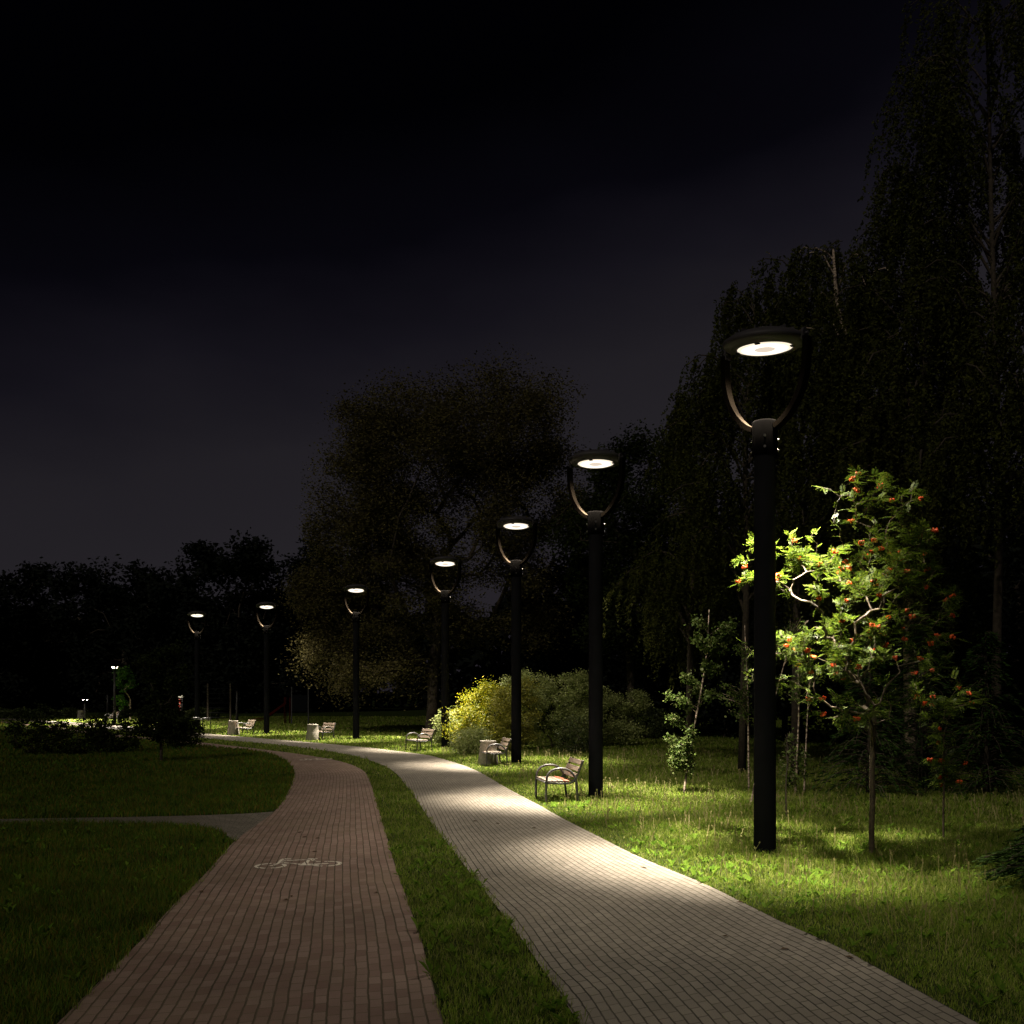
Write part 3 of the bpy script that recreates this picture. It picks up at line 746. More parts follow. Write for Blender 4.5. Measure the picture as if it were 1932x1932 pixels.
def leaves(name, C, size, m, parent, seed, aspect=.55, droop=0.0, up=.4):
    """small folded leaves at C (n,3)"""
    r = np.random.default_rng(seed); n = len(C)
    d = r.normal(size=(n, 3)); d[:, 2] = d[:, 2] * .5 - droop; d /= np.linalg.norm(d, axis=1)[:, None]
    u = r.normal(size=(n, 3)); u[:, 2] += up; s = np.cross(d, u); s /= np.linalg.norm(s, axis=1)[:, None] + 1e-9
    L = (size * r.uniform(.6, 1.35, n))[:, None]
    V = np.stack([C - d * L * .5, C + s * L * aspect * .5, C + d * L * .5, C - s * L * aspect * .5], 1).reshape(-1, 3)
    return np_mesh(name, V, np.arange(4 * n).reshape(-1, 4), 4, m, parent)
def ell(rng, n, c, rad, shell=.35):
    """points in an ellipsoid, denser towards its skin"""
    v = rng.normal(size=(n, 3)); v /= np.linalg.norm(v, axis=1)[:, None]
    rr = rng.uniform(shell, 1, n) ** .6
    return np.array(c) + v * rr[:, None] * np.array(rad)

# --- the lit rowan and its small neighbour (compound leaves, berry clusters)
def pinnate(name, P, D, Ln, m, parent, seed, pairs=6):
    r = np.random.default_rng(seed); V = []
    for p, d, L in zip(P, D, Ln):
        d = d / np.linalg.norm(d); u = np.array([r.normal(0, .35), r.normal(0, .35), 1.0]); s = np.cross(d, u); s /= np.linalg.norm(s); nn = np.cross(s, d)
        for k in range(pairs + 1):
            t = (k + .8) / (pairs + .8); o = p + d * L * t - nn * 0 + np.array([0, 0, -.18 * L * t * t])
            if k == pairs: dirs = [d]
            else: dirs = [s * .92 + d * .42, -s * .92 + d * .42]
            ll = L * .36 * (1 - .35 * abs(t - .45)); lw = ll * .17
            for q in dirs:
                q = q - nn * .12; wv = np.cross(q, nn); wv /= np.linalg.norm(wv)
                V += [o, o + q * ll * .45 + wv * lw, o + q * ll, o + q * ll * .45 - wv * lw]
    V = np.array(V); n = len(V) // 4
    return np_mesh(name, V, np.arange(4 * n).reshape(-1, 4), 4, m, parent)
_ico = None
def berry_cluster(c, rng, parent, n=13, br=.019, sp=.042):
    m = MB()
    for k in range(n):
        q = Vector(c) + Vector(np.clip(rng.normal(0, 1, 3), -1.15, 1.15) * [sp * .62, sp * .62, sp * .4])
        m.lathe([(0, -br), (br * .87, -br * .5), (br * .87, br * .5), (0, br)], q, 6)
    o = m.build('berry_cluster', M_berry, parent); return o
def rowan(base, trunk, crown, ntar, nleaf, Ln, ncl, label, seed, cut=None, rtip=.0045, lm=L_rowan, clr=None):
    rng = np.random.default_rng(seed)
    t = thing('rowan_tree', (base[0], base[1], 0), label, 'tree', 'rowan trees with red berries')
    inv = np.array([base[0], base[1], 0])
    T = np.vstack([ell(rng, int(ntar * f), c, rd, .15) for (c, rd, f) in crown])
    if cut is not None: T = T[~cut(T)]
    nodes, par, rad, tips = grow(base, trunk, T, rng, r_tip=rtip, sub=3, jig=.05, pen=.15)
    nodes = [Vector(np.array(n_[:]) - inv) for n_ in nodes]
    limbs_mesh(nodes, par, rad, 7).build('trunk', M_rbark, t)
    na = np.array([n_[:] for n_ in nodes]); ti = [i for i in range(len(nodes)) if rad[i] < rtip * 2.3]
    P = []; D = []
    cc = na[ti].mean(axis=0)
    while len(P) < nleaf:
        i = ti[rng.integers(len(ti))]; j = par[i]; p = na[j] + (na[i] - na[j]) * rng.uniform(0, 1)
        d = (na[i] - na[j]); d = d / (np.linalg.norm(d) + 1e-6) + rng.normal(0, .75, 3); d[2] *= .55
        P.append(p + rng.normal(0, .02, 3)); D.append(d)
    P = np.array(P); D = np.array(D)
    if cut is not None:
        k = ~cut(P + inv + D * .1); P = P[k]; D = D[k]
    pinnate('crown', P, D, Ln * rng.uniform(.7, 1.2, len(P)), lm, t, seed + 1)
    q = rng.permutation(len(P)); cl = []
    for i in q:
        if len(cl) >= ncl: break
        p = P[i] + D[i] * .03
        if all(np.linalg.norm(p - c_) > .16 for c_ in cl): cl.append(p)
    for p in cl: berry_cluster(p, rng, t, n=int(rng.integers(7, 17)))
    return t
d1 = 14.75
bx, by = (1645 - 966) * d1 / F, d1
def at(x, y, d=d1): return A(x, y, d)
tr = [(bx, by, -.05), (bx + .01, by, .7), (bx + .0, by, 1.4), at(1650, 1345), at(1648, 1290)]
tr = [(bx, by, -.05), (bx - .005, by, .35), (bx + .01, by, .8), (bx + .0, by, 1.25), (bx + .02, by, 1.7), at(1650, 1345)]
lx, ly = lamp_pos[0]
def cutpole(P):
    P = np.asarray(P)
    dl = np.hypot(P[:, 0] - lx, P[:, 1] - ly)
    return ((dl < .45 + (P[:, 2] - 3.9) * .36 + .15 * np.sin(P[:, 1] * 9 + P[:, 2] * 7)) & (P[:, 2] > 4.1)) | ((np.abs(P[:, 0] - lx) < .34) & (P[:, 1] < ly + .35)) | (np.hypot(P[:, 0] - lx, P[:, 1] - ly) < .4)
crown = [(at(1535, 1235, 14.9), (1.15, 1.0, .70), 92 / 240), (at(1620, 1070, 14.8), (1.2, 1.1, .80), 62 / 240), (at(1715, 1190, 14.7), (.85, .9, 1.0), 46 / 240), (at(1460, 1060, 15.7), (.7, .4, .55), 26 / 240),
         (at(1700, 1040, 14.8), (.65, .7, .55), 20 / 240), (at(1640, 925, 14.8), (.95, .8, .32), 15 / 240), (at(1630, 1335, 14.6), (.9, .8, .26), 18 / 240)]
rowan((bx, by), tr, crown, 360, 3700, .150, 96, 'brightly lit rowan tree with red berry clusters right of the nearest lamp', 31, cutpole)
d2 = 16.2; b2x = (1780 - 966) * d2 / F
tr2 = [(b2x, d2, -.05), (b2x, d2, .5), (b2x + .01, d2, .95), A(1780, 1440, d2), A(1782, 1380, d2)]
crown2 = [(A(1785, 1390, d2), (.42, .4, .75), .5), (A(1800, 1320, d2), (.55, .45, .45), .35), (A(1785, 1470, d2), (.22, .2, .3), .15)]
rowan((b2x, d2), tr2, crown2, 60, 420, .16, 14, 'small slender rowan with a few red berries at the right edge', 47, rtip=.004)

# --- generic tree / shrub
def tree(name, base, trunk, crown, ntar, nleaf, lsize, label, cat, group, seed, lm, bark=M_bark, rtip=.02, clump=.5, droop=0.0, shell=.3, sides=6, aspect=.55, sub=2, rmax=None, noise=True, cut=None, pen=.25):
    rng = np.random.default_rng(seed)
    t = thing(name, (base[0], base[1], 0), label, cat, group); inv = np.array([base[0], base[1], 0])
    tot = sum(f for _, _, f in crown)
    T = np.vstack([ell(rng, max(1, int(ntar * f / tot)), c, rd, shell) for (c, rd, f) in crown])
    T[:, 2] = np.clip(T[:, 2], .15, None)
    if cut is not None: T = T[~cut(T)]
    nodes, par, rad, tips = grow(base, trunk, T, rng, r_tip=rtip, sub=sub, pen=pen)
    nodes = [Vector(np.array(n_[:]) - inv) for n_ in nodes]
    limbs_mesh(nodes, par, rad, sides, rmax).build('trunk', bark, t)
    na = np.array([nodes[i][:] for i in tips])
    k = rng.integers(0, len(na), nleaf); cs = clump * rng.uniform(.5, 1.3, len(na))
    v = rng.normal(size=(nleaf, 3)); vn = np.linalg.norm(v, axis=1); v *= (np.where(vn > 2.5, 2.5 * rng.uniform(.35, 1.0, nleaf) ** .5, vn) / vn)[:, None]; v = v * cs[k][:, None] * .6; v[:, 2] *= .7
    if droop: v[:, 2] -= np.abs(rng.normal(0, droop, nleaf))
    C = na[k] + v; C[:, 2] = np.clip(C[:, 2], .05, None)
    if cut is not None: C = C[~cut(C + inv)]
    leaves('crown', C, lsize, lm, t, seed + 5, aspect=aspect)
    return t
def straight(bx, by, top, n=5, rng=None, wob=.02):
    out = []
    for i in range(n):
        t_ = i / (n - 1); w = wob * top[2] * math.sin(i * 2.1)
        out.append((bx + (top[0] - bx) * t_ + w * .3, by + (top[1] - by) * t_, -.05 + (top[2] + .05) * t_))
    return out

# big broad tree behind lamps four and five
D = 57.0
bxy = A(812, 1380, D)
crown = [(A(800, 830, D), (5.2, 5.0, 3.6), 20), (A(950, 810, D), (4.3, 4.2, 3.4), 16), (A(700, 900, D), (3.0, 3.5, 4.0), 10), (A(1000, 950, D), (3.0, 3.5, 3.6), 9),
         (A(850, 1000, D), (5.8, 5.0, 3.2), 15), (A(680, 1000, D), (2.8, 3.2, 2.8), 8), (A(640, 1115, 59.5), (2.7, 2.0, 1.8), 12), (A(760, 1120, D), (3.6, 3.6, 2.6), 8), (A(930, 1130, D), (4.2, 3.6, 3.2), 8),
         (A(635, 1230, 59.5), (1.7, 1.8, 1.8), 7), (A(720, 1250, D), (2.8, 2.6, 2.2), 5)]
tree('broadleaf_tree', bxy[:2], straight(bxy[0], bxy[1], A(830, 1100, D), 6), crown, 420, 230000, .15, 'huge round crowned tree rising in the middle behind the lamps', 'tree', None, 61, L_big, rtip=.035, clump=1.3, shell=.35, droop=.15,
     cut=lambda P: (np.hypot(P[:, 0] - lamp_pos[5][0], P[:, 1] - lamp_pos[5][1]) < 2.0) | (np.hypot(P[:, 0] - lamp_pos[4][0], P[:, 1] - lamp_pos[4][1]) < 1.5))
# dark tree right of it
D = 50.0; b = A(1190, 1385, D)
tree('broadleaf_tree', b[:2], straight(b[0], b[1], A(1190, 1080, D), 5), [(A(1190, 920, D), (2.7, 2.5, 2.6), 10), (A(1130, 1020, D), (2.0, 2.2, 2.2), 6), (A(1250, 1030, D), (2.2, 2.2, 2.4), 6), (A(1190, 1150, D), (3.0, 2.5, 2.6), 8)],
     140, 50000, .17, 'dark tree just right of the huge tree, behind the second lamp', 'tree', None, 62, L_dark, rtip=.03, clump=.8, droop=.3)
# dark wood closing the view behind the right lawn: separate trees
WOOD = [(1040, 1060, 62, 2.9), (1120, 1000, 66, 3.2), (1280, 960, 58, 3.0), (1370, 900, 52, 3.0), (1480, 960, 50, 3.2), (1590, 1000, 46, 3.2), (1700, 940, 44, 3.2), (1810, 980, 42, 3.0), (1920, 900, 40, 3.2)]
WL = ['dark tree behind the wide shrubs, leftmost of the dark wood', 'second dark tree of the wood from the left', 'dark tree in the wood behind the leaning birch sapling', 'dark tree in the wood behind the nearest lamp head', 'dark tree in the wood behind the nearest lamp pole', 'dark tree in the wood behind the left side of the rowan', 'dark tree in the wood behind the rowan crown', 'dark tree in the wood behind the small rowan', 'dark tree in the wood at the right picture edge']
for i, (x, ty, D, hw_) in enumerate(WOOD):
    b = A(x, 1305, D); top = CAM_H + (HOR - ty) * D / F
    tree('dark_tree', b[:2], straight(b[0], b[1], (b[0], D, top * .6), 5), [((b[0], D, top * .72), (hw_, hw_, top * .27), 10), ((b[0] - .8, D - .5, top * .40), (hw_ * 1.1, hw_, top * .26), 9), ((b[0] + .8, D, top * .2), (hw_ * 1.15, hw_, top * .17), 7)],
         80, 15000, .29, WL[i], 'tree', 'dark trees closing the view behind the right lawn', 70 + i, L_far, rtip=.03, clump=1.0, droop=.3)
# treeline far left
LINE = [(-60, 1030, 4.6), (50, 1060, 4.0), (150, 1056, 4.2), (235, 1026, 4.4), (315, 1050, 3.8), (375, 1014, 4.6), (450, 1018, 4.6), (520, 1004, 5.0), (600, 1016, 4.8), (1090, 1150, 5)]
LLb = ['treeline tree outside the left end', 'leftmost dark treeline tree, low and round', 'low dark treeline tree near the left edge', 'dark round topped treeline tree above the young lit tree', 'lower dark treeline tree in the dip left of the farthest lamp', 'tall dark treeline tree behind the farthest lamp', 'dark treeline tree between the two farthest lamps', 'tallest dark treeline tree behind the sixth lamp', 'dark treeline tree touching the huge tree on its left', 'low dark treeline tree behind the wood']
for i, (x, ty, hw_) in enumerate(LINE):
    D = 112 + (i * 37 % 13); b = A(x, 1305, D); top = CAM_H + (HOR - ty) * D / F
    tree('treeline_tree', b[:2], straight(b[0], b[1], (b[0], D, top * .6), 5), [((b[0], D, top * .70), (hw_, hw_, top * .29), 10), ((b[0] - 1.8, D, top * .42), (hw_ * .9, hw_, top * .30), 8), ((b[0] + 1.8, D, top * .28), (hw_, hw_, top * .26), 8), ((b[0] , D, top * .15), (hw_*1.2, hw_, top * .15), 5)],
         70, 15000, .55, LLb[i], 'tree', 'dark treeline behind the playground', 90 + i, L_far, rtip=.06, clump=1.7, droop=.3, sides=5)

# far wood that reads as one mass behind everything
r = np.random.default_rng(99); n = 42000
X = r.uniform(-150, 150, n); top = 15.5 + 2.0 * np.sin(X * .21) + 1.5 * np.sin(X * .53 + 1)
top = np.where(X > -12, top * 1.05, top * .95)
Z = r.uniform(0, 1, n) ** .85 * top; Y = 150 + r.uniform(-5, 5, n) + np.abs(X) * -.1
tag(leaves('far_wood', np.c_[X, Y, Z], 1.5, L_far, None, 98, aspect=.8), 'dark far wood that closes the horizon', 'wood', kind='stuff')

# weeping birches on the right: arching limbs with hanging strands of small leaves
def weeping(base, trunk, arcs, nstr, nper, lsize, label, seed, slen, lm=L_weep, stray=.5, bark=None, tr0=.19):
    rng = np.random.default_rng(seed)
    t = thing('weeping_birch', (base[0], base[1], 0), label, 'tree', 'weeping birches at the right'); inv = np.array([base[0], base[1], 0])
    m = MB(); H = trunk[-1][2]; C = []
    n = len(trunk); m.tube([Vector(np.array(p) - inv) for p in trunk], [max(.012, tr0 * (1 - i / n)) for i in range(n)], 9)
    tr_ = np.array(trunk)
    tm = MB()
    for a in range(arcs):
        tz = rng.uniform(.30, 1.0); p0 = np.array([np.interp(tz * H, tr_[:, 2], tr_[:, k]) for k in range(3)])
        an = rng.uniform(0, 2 * np.pi); L = stray * (1.25 - .8 * tz) * H * .34 * rng.uniform(.6, 1.15); rise = L * rng.uniform(.3, .9)
        pts = []
        for k in range(7):
            s = k / 6; pts.append(p0 + np.array([math.cos(an) * L * s, math.sin(an) * L * s, rise * math.sin(s * 2.3) / .75 * .8 + rng.normal(0, .05)]))
        m.tube([Vector(p - inv) for p in pts], [.05 * (1 - .13 * k) * (1.3 - tz) + .008 for k in range(7)], 5, cap=False)
        for q in range(nstr):
            s = rng.uniform(.25, 1) ; f = s * 6; i0 = min(int(f), 5); p = pts[i0] + (pts[i0 + 1] - pts[i0]) * (f - i0) + rng.normal(0, .12, 3)
            SL = slen * rng.uniform(.35, 1.1); dxy = rng.normal(0, .13, 2); kk = np.sort(rng.uniform(0, 1, nper))
            sway = .12 * np.sin(kk * 4 + rng.uniform(0, 6))
            pp = np.c_[p[0] + dxy[0] * kk * SL + math.cos(an) * .25 * np.sin(kk * 1.6) + sway * .5, p[1] + dxy[1] * kk * SL + math.sin(an) * .25 * np.sin(kk * 1.6), p[2] - SL * kk + .1 * kk]
            C.append(pp + rng.normal(0, .035, pp.shape))
    m.build('trunk', bark or M_birch, t)
    C = np.vstack(C) - inv; C = C[C[:, 2] > 1.5]
    leaves('crown', C, lsize, lm, t, seed + 3, aspect=.5, droop=.8)
    return t
D = 31.0
def line(pts, D): return [A(x, y, D) for x, y in pts]
weeping(A(1400, 1305, 30)[:2], [(A(1400, 0, 30)[0], 30, -.05)] + line([(1405, 1250), (1410, 1050), (1405, 850), (1415, 700), (1425, 560)], 30), 42, 22, 62, .105, 'weeping birch whose drooping crown hangs behind the nearest lamp head', 111, 2.6, stray=.62, bark=M_bark, tr0=.13)
weeping(A(1500, 1305, 29)[:2], [(A(1500, 0, 29)[0], 29, -.05)] + line([(1502, 1250), (1505, 1050), (1510, 850), (1520, 700), (1525, 520)], 29), 40, 22, 62, .105, 'weeping birch between the nearest lamp head and the right edge trees', 112, 2.8, stray=.58, bark=M_bark, tr0=.13)
weeping(A(1300, 1305, 34)[:2], [(A(1300, 0, 34)[0], 34, -.05)] + line([(1302, 1250), (1305, 1150), (1310, 950), (1315, 820), (1318, 740)], 34), 26, 22, 58, .115, 'lowest weeping birch, left of the nearest lamp head', 113, 2.2, stray=.60, bark=M_bark, tr0=.13)
weeping(A(1745, 1305, 26)[:2], [(A(1745, 0, 26)[0], 26, -.05)] + line([(1748, 1250), (1742, 1050), (1745, 850), (1740, 600), (1735, 420), (1740, 330)], 26), 52, 22, 60, .10, 'tall weeping birch with a pale trunk above the rowan', 114, 2.9, stray=.58, bark=M_bark, tr0=.15)
weeping(A(1880, 1305, 25)[:2], [(A(1880, 0, 25)[0], 25, -.05)] + line([(1880, 1250), (1885, 1000), (1880, 700), (1870, 400), (1865, 150), (1860, 40)], 25), 84, 22, 60, .10, 'tallest weeping birch filling the upper right corner', 115, 3.0, stray=.60, bark=M_bark, tr0=.13)
weeping(A(1640, 1305, 27.5)[:2], [(A(1720, 0, 27.5)[0], 27.5, -.05)] + line([(1715, 1100), (1705, 890), (1650, 770), (1600, 690), (1578, 560), (1572, 470)], 27.5), 42, 22, 62, .105, 'leaning weeping birch whose pale bent trunk shows above the rowan', 116, 2.8, stray=.52)

# birch saplings on the right lawn
def sapling(foot, tops, crown, nl, label, seed, r0=.03, D=None, lm=L_birch, name='birch_sapling', ntar=26, ls=.075, bark=M_birch):
    x, y = G(*foot); D = y
    trunk = [(x, y, -.05)] + [A(a, b, D) for a, b in tops]
    rng = np.random.default_rng(seed)
    t = thing(name, (x, y, 0), label, 'tree', 'young trees on the right lawn'); inv = np.array([x, y, 0])
    m = MB(); n = len(trunk); m.tube([Vector(np.array(p) - inv) for p in chaikin(trunk, 2)], list(np.linspace(r0, r0 * .3, len(chaikin(trunk, 2)))), 8)
    tr_ = np.array(trunk); C = []
    for (a, b, ra, rb, f) in crown:
        c = A(a, b, D); rad = (ra * D / F, ra * D / F, rb * D / F); nt_ = max(3, int(ntar * f))
        T = ell(rng, nt_, c, rad, .2)
        for q in T:
            zt = max(q[2] - .3, .3); p0 = np.array([np.interp(zt, tr_[:, 2], tr_[:, k]) for k in range(3)])
            mid_ = (p0 + q) / 2 + np.array([0, 0, .06]); m.tube([Vector(p0 - inv), Vector(mid_ - inv), Vector(q - inv)], [.007, .005, .003], 4, cap=False)
            k = int(nl * f / nt_); tt = rng.uniform(.35, 1.05, k)[:, None]; C.append(p0 + (q - p0) * tt + rng.normal(0, .07, (k, 3)))
    m.build('trunk', bark, t)
    leaves('crown', np.vstack(C) - inv, ls, lm, t, seed + 2, aspect=.75, droop=.5)
    return t
sapling((1290, 1497), [(1300, 1420), (1318, 1330), (1334, 1240), (1338, 1150)], [(1275, 1385, 36, 88, .40), (1325, 1230, 46, 85, .42), (1374, 1235, 20, 65, .18), (1300, 1440, 18, 34, .08)], 4600, 'leaning birch sapling with leafy lower side, left of the nearest lamp', 131, .032)
sapling((1413, 1492), [(1412, 1400), (1411, 1300), (1405, 1180)], [(1385, 1315, 42, 34, .7), (1400, 1220, 26, 50, .3)], 700, 'straight slender birch sapling just left of the nearest lamp pole', 132, .026)
sapling((1415, 1522), [(1432, 1430), (1458, 1330), (1490, 1215)], [(1500, 1190, 30, 40, 1)], 160, 'slanting pale birch stem crossing behind the nearest lamp pole', 133, .022)
sapling((1500, 1500), [(1504, 1420), (1508, 1340), (1505, 1240)], [(1488, 1450, 24, 50, .7), (1500, 1280, 30, 40, .3)], 480, 'left one of two close pale birch stems behind the nearest lamp', 134, .030)
sapling((1517, 1497), [(1520, 1420), (1524, 1340), (1530, 1240)], [(1515, 1440, 12, 40, .6), (1530, 1290, 26, 40, .4)], 260, 'right one of two close pale birch stems behind the nearest lamp', 135, .024)
sapling((1484, 1545), [(1482, 1490), (1486, 1430), (1490, 1380)], [(1490, 1400, 14, 30, 1)], 60, 'thin dark curved sapling stem right of the nearest lamp pole', 136, .018, bark=M_bark)

# weeping conifers low behind the rowan, juniper at the right edge
def conifer(base, H, rad, nb, label, seed, name='conifer', cat='tree', group=None, dr=.35, ls=.11, nl=34, lm=L_con, z0=.1):
    rng = np.random.default_rng(seed); t = thing(name, (base[0], base[1], 0), label, cat, group); m = MB()
    m.tube([(0, 0, -.05), (.02, 0, H * .5), (0, .02, H)], [.09 * H / 4, .06 * H / 4, .01], 7); C = []; Dd = []
    for i in range(nb):
        z = z0 + (H - z0) * (i / nb) ** 1.1; an = rng.uniform(0, 6.28); L = rad * (1 - .85 * z / H) * rng.uniform(.7, 1.15)
        p = [Vector((math.cos(an) * L * s, math.sin(an) * L * s, z + L * (.25 * math.sin(s * 2.2) - dr * s * s))) for s in np.linspace(0, 1, 5)]
        m.tube(p, [.016, .012, .009, .006, .003], 4, cap=False)
        s = rng.uniform(.15, 1, nl); f = s * 4; i0 = np.minimum(f.astype(int), 3); pa = np.array([q[:] for q in p]); c = pa[i0] + (pa[i0 + 1] - pa[i0]) * (f - i0)[:, None]
        side = np.array([-math.sin(an), math.cos(an), 0]); c = c + side * rng.normal(0, .10, nl)[:, None] * (1.2 - s)[:, None] * rad * .8 + rng.normal(0, .02, c.shape); c[:, 2] -= np.abs(rng.normal(0, .05, nl))
        C.append(c); Dd.append(np.tile([math.cos(an), math.sin(an), -.25], (nl, 1)) + side * rng.normal(0, .5, nl)[:, None] + rng.normal(0, .12, (nl, 3)))
    m.build('trunk', M_bark, t); C = np.vstack(C); d = np.vstack(Dd); d /= np.linalg.norm(d, axis=1)[:, None]
    s = np.cross(d, rng.normal(0, .5, d.shape) + [0, 0, 1]); s /= np.linalg.norm(s, axis=1)[:, None]; L = (ls * rng.uniform(.6, 1.4, len(C)))[:, None]
    V = np.stack([C, C + d * L * .4 + s * L * .13, C + d * L, C + d * L * .4 - s * L * .13], 1).reshape(-1, 3)
    np_mesh('crown', V, np.arange(4 * len(C)).reshape(-1, 4), 4, lm, t); return t
x, y = G(1640, 1500); conifer((x, y), 3.6, 1.5, 150, 'dark drooping conifer low behind the rowan trunk', 141, dr=.55, group='dark drooping conifers behind the rowan', ls=.14)
x, y = G(1740, 1490); conifer((x, y), 4.2, 1.7, 160, 'dark drooping conifer between the two rowans', 142, dr=.55, group='dark drooping conifers behind the rowan', ls=.14)
x, y = G(1860, 1500); conifer((x, y), 3.8, 1.6, 140, 'dark drooping conifer behind the small rowan at right', 143, dr=.55, group='dark drooping conifers behind the rowan', ls=.14)
conifer((6.62, 12.0), 1.05, 1.15, 170, 'spreading juniper bush reaching in from the right edge', 144, name='juniper', cat='shrub', dr=.12, ls=.10, nl=70, z0=.12)

# wide shrubs
def shrub(x, by_, ty, hwx, label, seed, lm, nl=9000, ls=.09, D=None, group='wide shrubs behind the third and fourth lamps', name='shrub', extra=(), clump=.34):
    X, Y = G(x, by_); H = CAM_H + (HOR - ty) * Y / F; w_ = hwx * Y / F
    trunk = [(X, Y, -.02), (X, Y, .1), (X + .02, Y, .25), (X, Y, .4)]
    cr = [((X, Y, H * .52), (w_, min(w_, 1.4), H * .48), 10), ((X, Y, H * .25), (w_ * 1.0, min(w_, 1.4), H * .25), 5)] + [((X + a * w_, Y + b_, H * c), (w_ * d_, w_ * d_, H * e_), f) for a, b_, c, d_, e_, f in extra]
    return tree(name, (X, Y), trunk, cr, 110, nl, ls, label, 'shrub', group, seed, lm, rtip=.006, clump=clump, shell=.55, sides=5, pen=.1)
shrub(848, 1410, 1352, 24, 'small pale leaved shrub around the foot of the fourth lamp', 151, L_sage, 5000, .085, extra=((-.3, 0, .9, .5, .3, 4),))
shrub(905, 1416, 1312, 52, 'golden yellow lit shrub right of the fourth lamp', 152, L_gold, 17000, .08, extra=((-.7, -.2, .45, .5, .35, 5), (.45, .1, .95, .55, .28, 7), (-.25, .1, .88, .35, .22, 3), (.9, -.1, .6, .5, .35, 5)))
shrub(1040, 1413, 1284, 84, 'tallest and widest grey green shrub right of the third lamp', 153, L_sage, 26000, .09, extra=((-.55, -.3, .80, .55, .3, 8), (-.1, -.5, .62, .6, .35, 9), (.55, -.2, .92, .35, .2, 5), (.95, -.1, .7, .4, .3, 5)))
shrub(968, 1418, 1300, 46, 'olive shrub between the golden shrub and the third lamp', 154, L_olive, 11000, .085, extra=((.5, 0, .95, .5, .2, 4), (-.5, -.2, .7, .4, .3, 3)))
shrub(1135, 1408, 1312, 76, 'green shrub behind the foot of the second lamp', 155, L_sage, 18000, .095, extra=((-.5, 0, 1.0, .45, .18, 5), (.7, 0, .85, .4, .25, 4)))
shrub(1212, 1395, 1335, 55, 'low dark shrub right of the second lamp', 156, L_shrub, 9000, .10)
shrub(1085, 1422, 1352, 32, 'small low shrub with loose twigs left of the second lamp', 157, L_shrub, 5000, .07)
shrub(885, 1424, 1378, 27, 'lowest pale shrub tuft at the foot of the golden shrub', 158, L_sage, 4200, .075, extra=((.7, 0, .7, .5, .4, 4),))

# dark bushes and the young tree in the left lawn
shrub(148, 1424, 1366, 40, 'wide dark bush left of the two on the left lawn', 161, L_dark, 4200, .10, group='dark bushes on the left lawn', name='bush', clump=.22, extra=((-.9, .1, .8, .4, .3, 4), (.6, 0, .95, .35, .35, 4), (1.2, 0, .45, .4, .3, 3)))
shrub(218, 1421, 1352, 29, 'dark bush between the wide bush and the young tree', 162, L_dark, 3600, .10, group='dark bushes on the left lawn', name='bush', clump=.22, extra=((-.9, .1, .8, .4, .3, 4), (.6, 0, .95, .35, .35, 4), (1.2, 0, .45, .4, .3, 3)))
shrub(345, 1412, 1352, 36, 'dark bush just right of the young tree on the left lawn', 163, L_dark, 3200, .10, group='dark bushes on the left lawn', name='bush', clump=.28)
shrub(60, 1424, 1350, 40, 'dark bush at the left edge of the lawn', 164, L_dark, 3200, .10, group='dark bushes on the left lawn', name='bush', clump=.22, extra=((-.9, .1, .8, .4, .3, 4), (.6, 0, .95, .35, .35, 4), (1.2, 0, .45, .4, .3, 3)))
D = G(304, 1438)[1]; b = A(304, 1438, D)
tree('young_tree', b[:2], straight(b[0], b[1], A(303, 1330, D), 5), [(A(300, 1350, D), (.72, .7, .75), 8), (A(290, 1262, D), (.5, .5, .8), 5), (A(330, 1262, D), (.40, .5, 1.0), 5), (A(330, 1375, D), (.6, .6, .4), 4), (A(298, 1372, D), (.95, .8, .5), 8)],
     130, 14000, .10, 'dark young tree with two upright tops on the left lawn', 'tree', None, 165, L_dark, rtip=.009, clump=.24, sides=6)
D = 84.0; b = A(246, 1358, D)
tree('young_tree', b[:2], straight(b[0], b[1], A(246, 1320, D), 4), [(A(236, 1285, D), (.75, .7, 1.1), 8), (A(228, 1325, D), (.5, .5, .6), 3)], 40, 2600, .20, 'young green tree lit from beside the far left benches', 'tree', None, 166, L_green, bark=M_birch, rtip=.018, clump=.3)
# low hedges far left
def hedge(x0, x1, yb, h, label, seed, lm):
    a = G(x0, yb); c = G(x1, yb); rng = np.random.default_rng(seed); n = 3200
    t = rng.uniform(0, 1, n); X = a[0] + (c[0] - a[0]) * t; z = rng.uniform(0, 1, n) ** .8 * h * (.85 + .15 * np.sin(X * 3)); Y = a[1] + rng.normal(0, .35, n)
    th = thing('hedge', ((a[0] + c[0]) / 2, a[1], 0), label, 'hedge', 'low hedges beyond the path')
    leaves('foliage', np.c_[X - (a[0] + c[0]) / 2, Y - a[1], z], .22, lm, th, seed)
    m = MB()
    for k in range(14):
        q = -abs(c[0] - a[0]) / 2 + abs(c[0] - a[0]) * (k + .5) / 14; m.tube([(q, 0, -.02), (q + .05, 0, h * .6)], [.03, .012], 5)
    m.build('stems', M_bark, th)
hedge(-20, 158, 1356, 1.0, 'low hedge across the path at the far left edge', 171, L_shrub)
hedge(352, 412, 1358, 1.1, 'low hedge behind the black bike stand', 172, L_shrub)

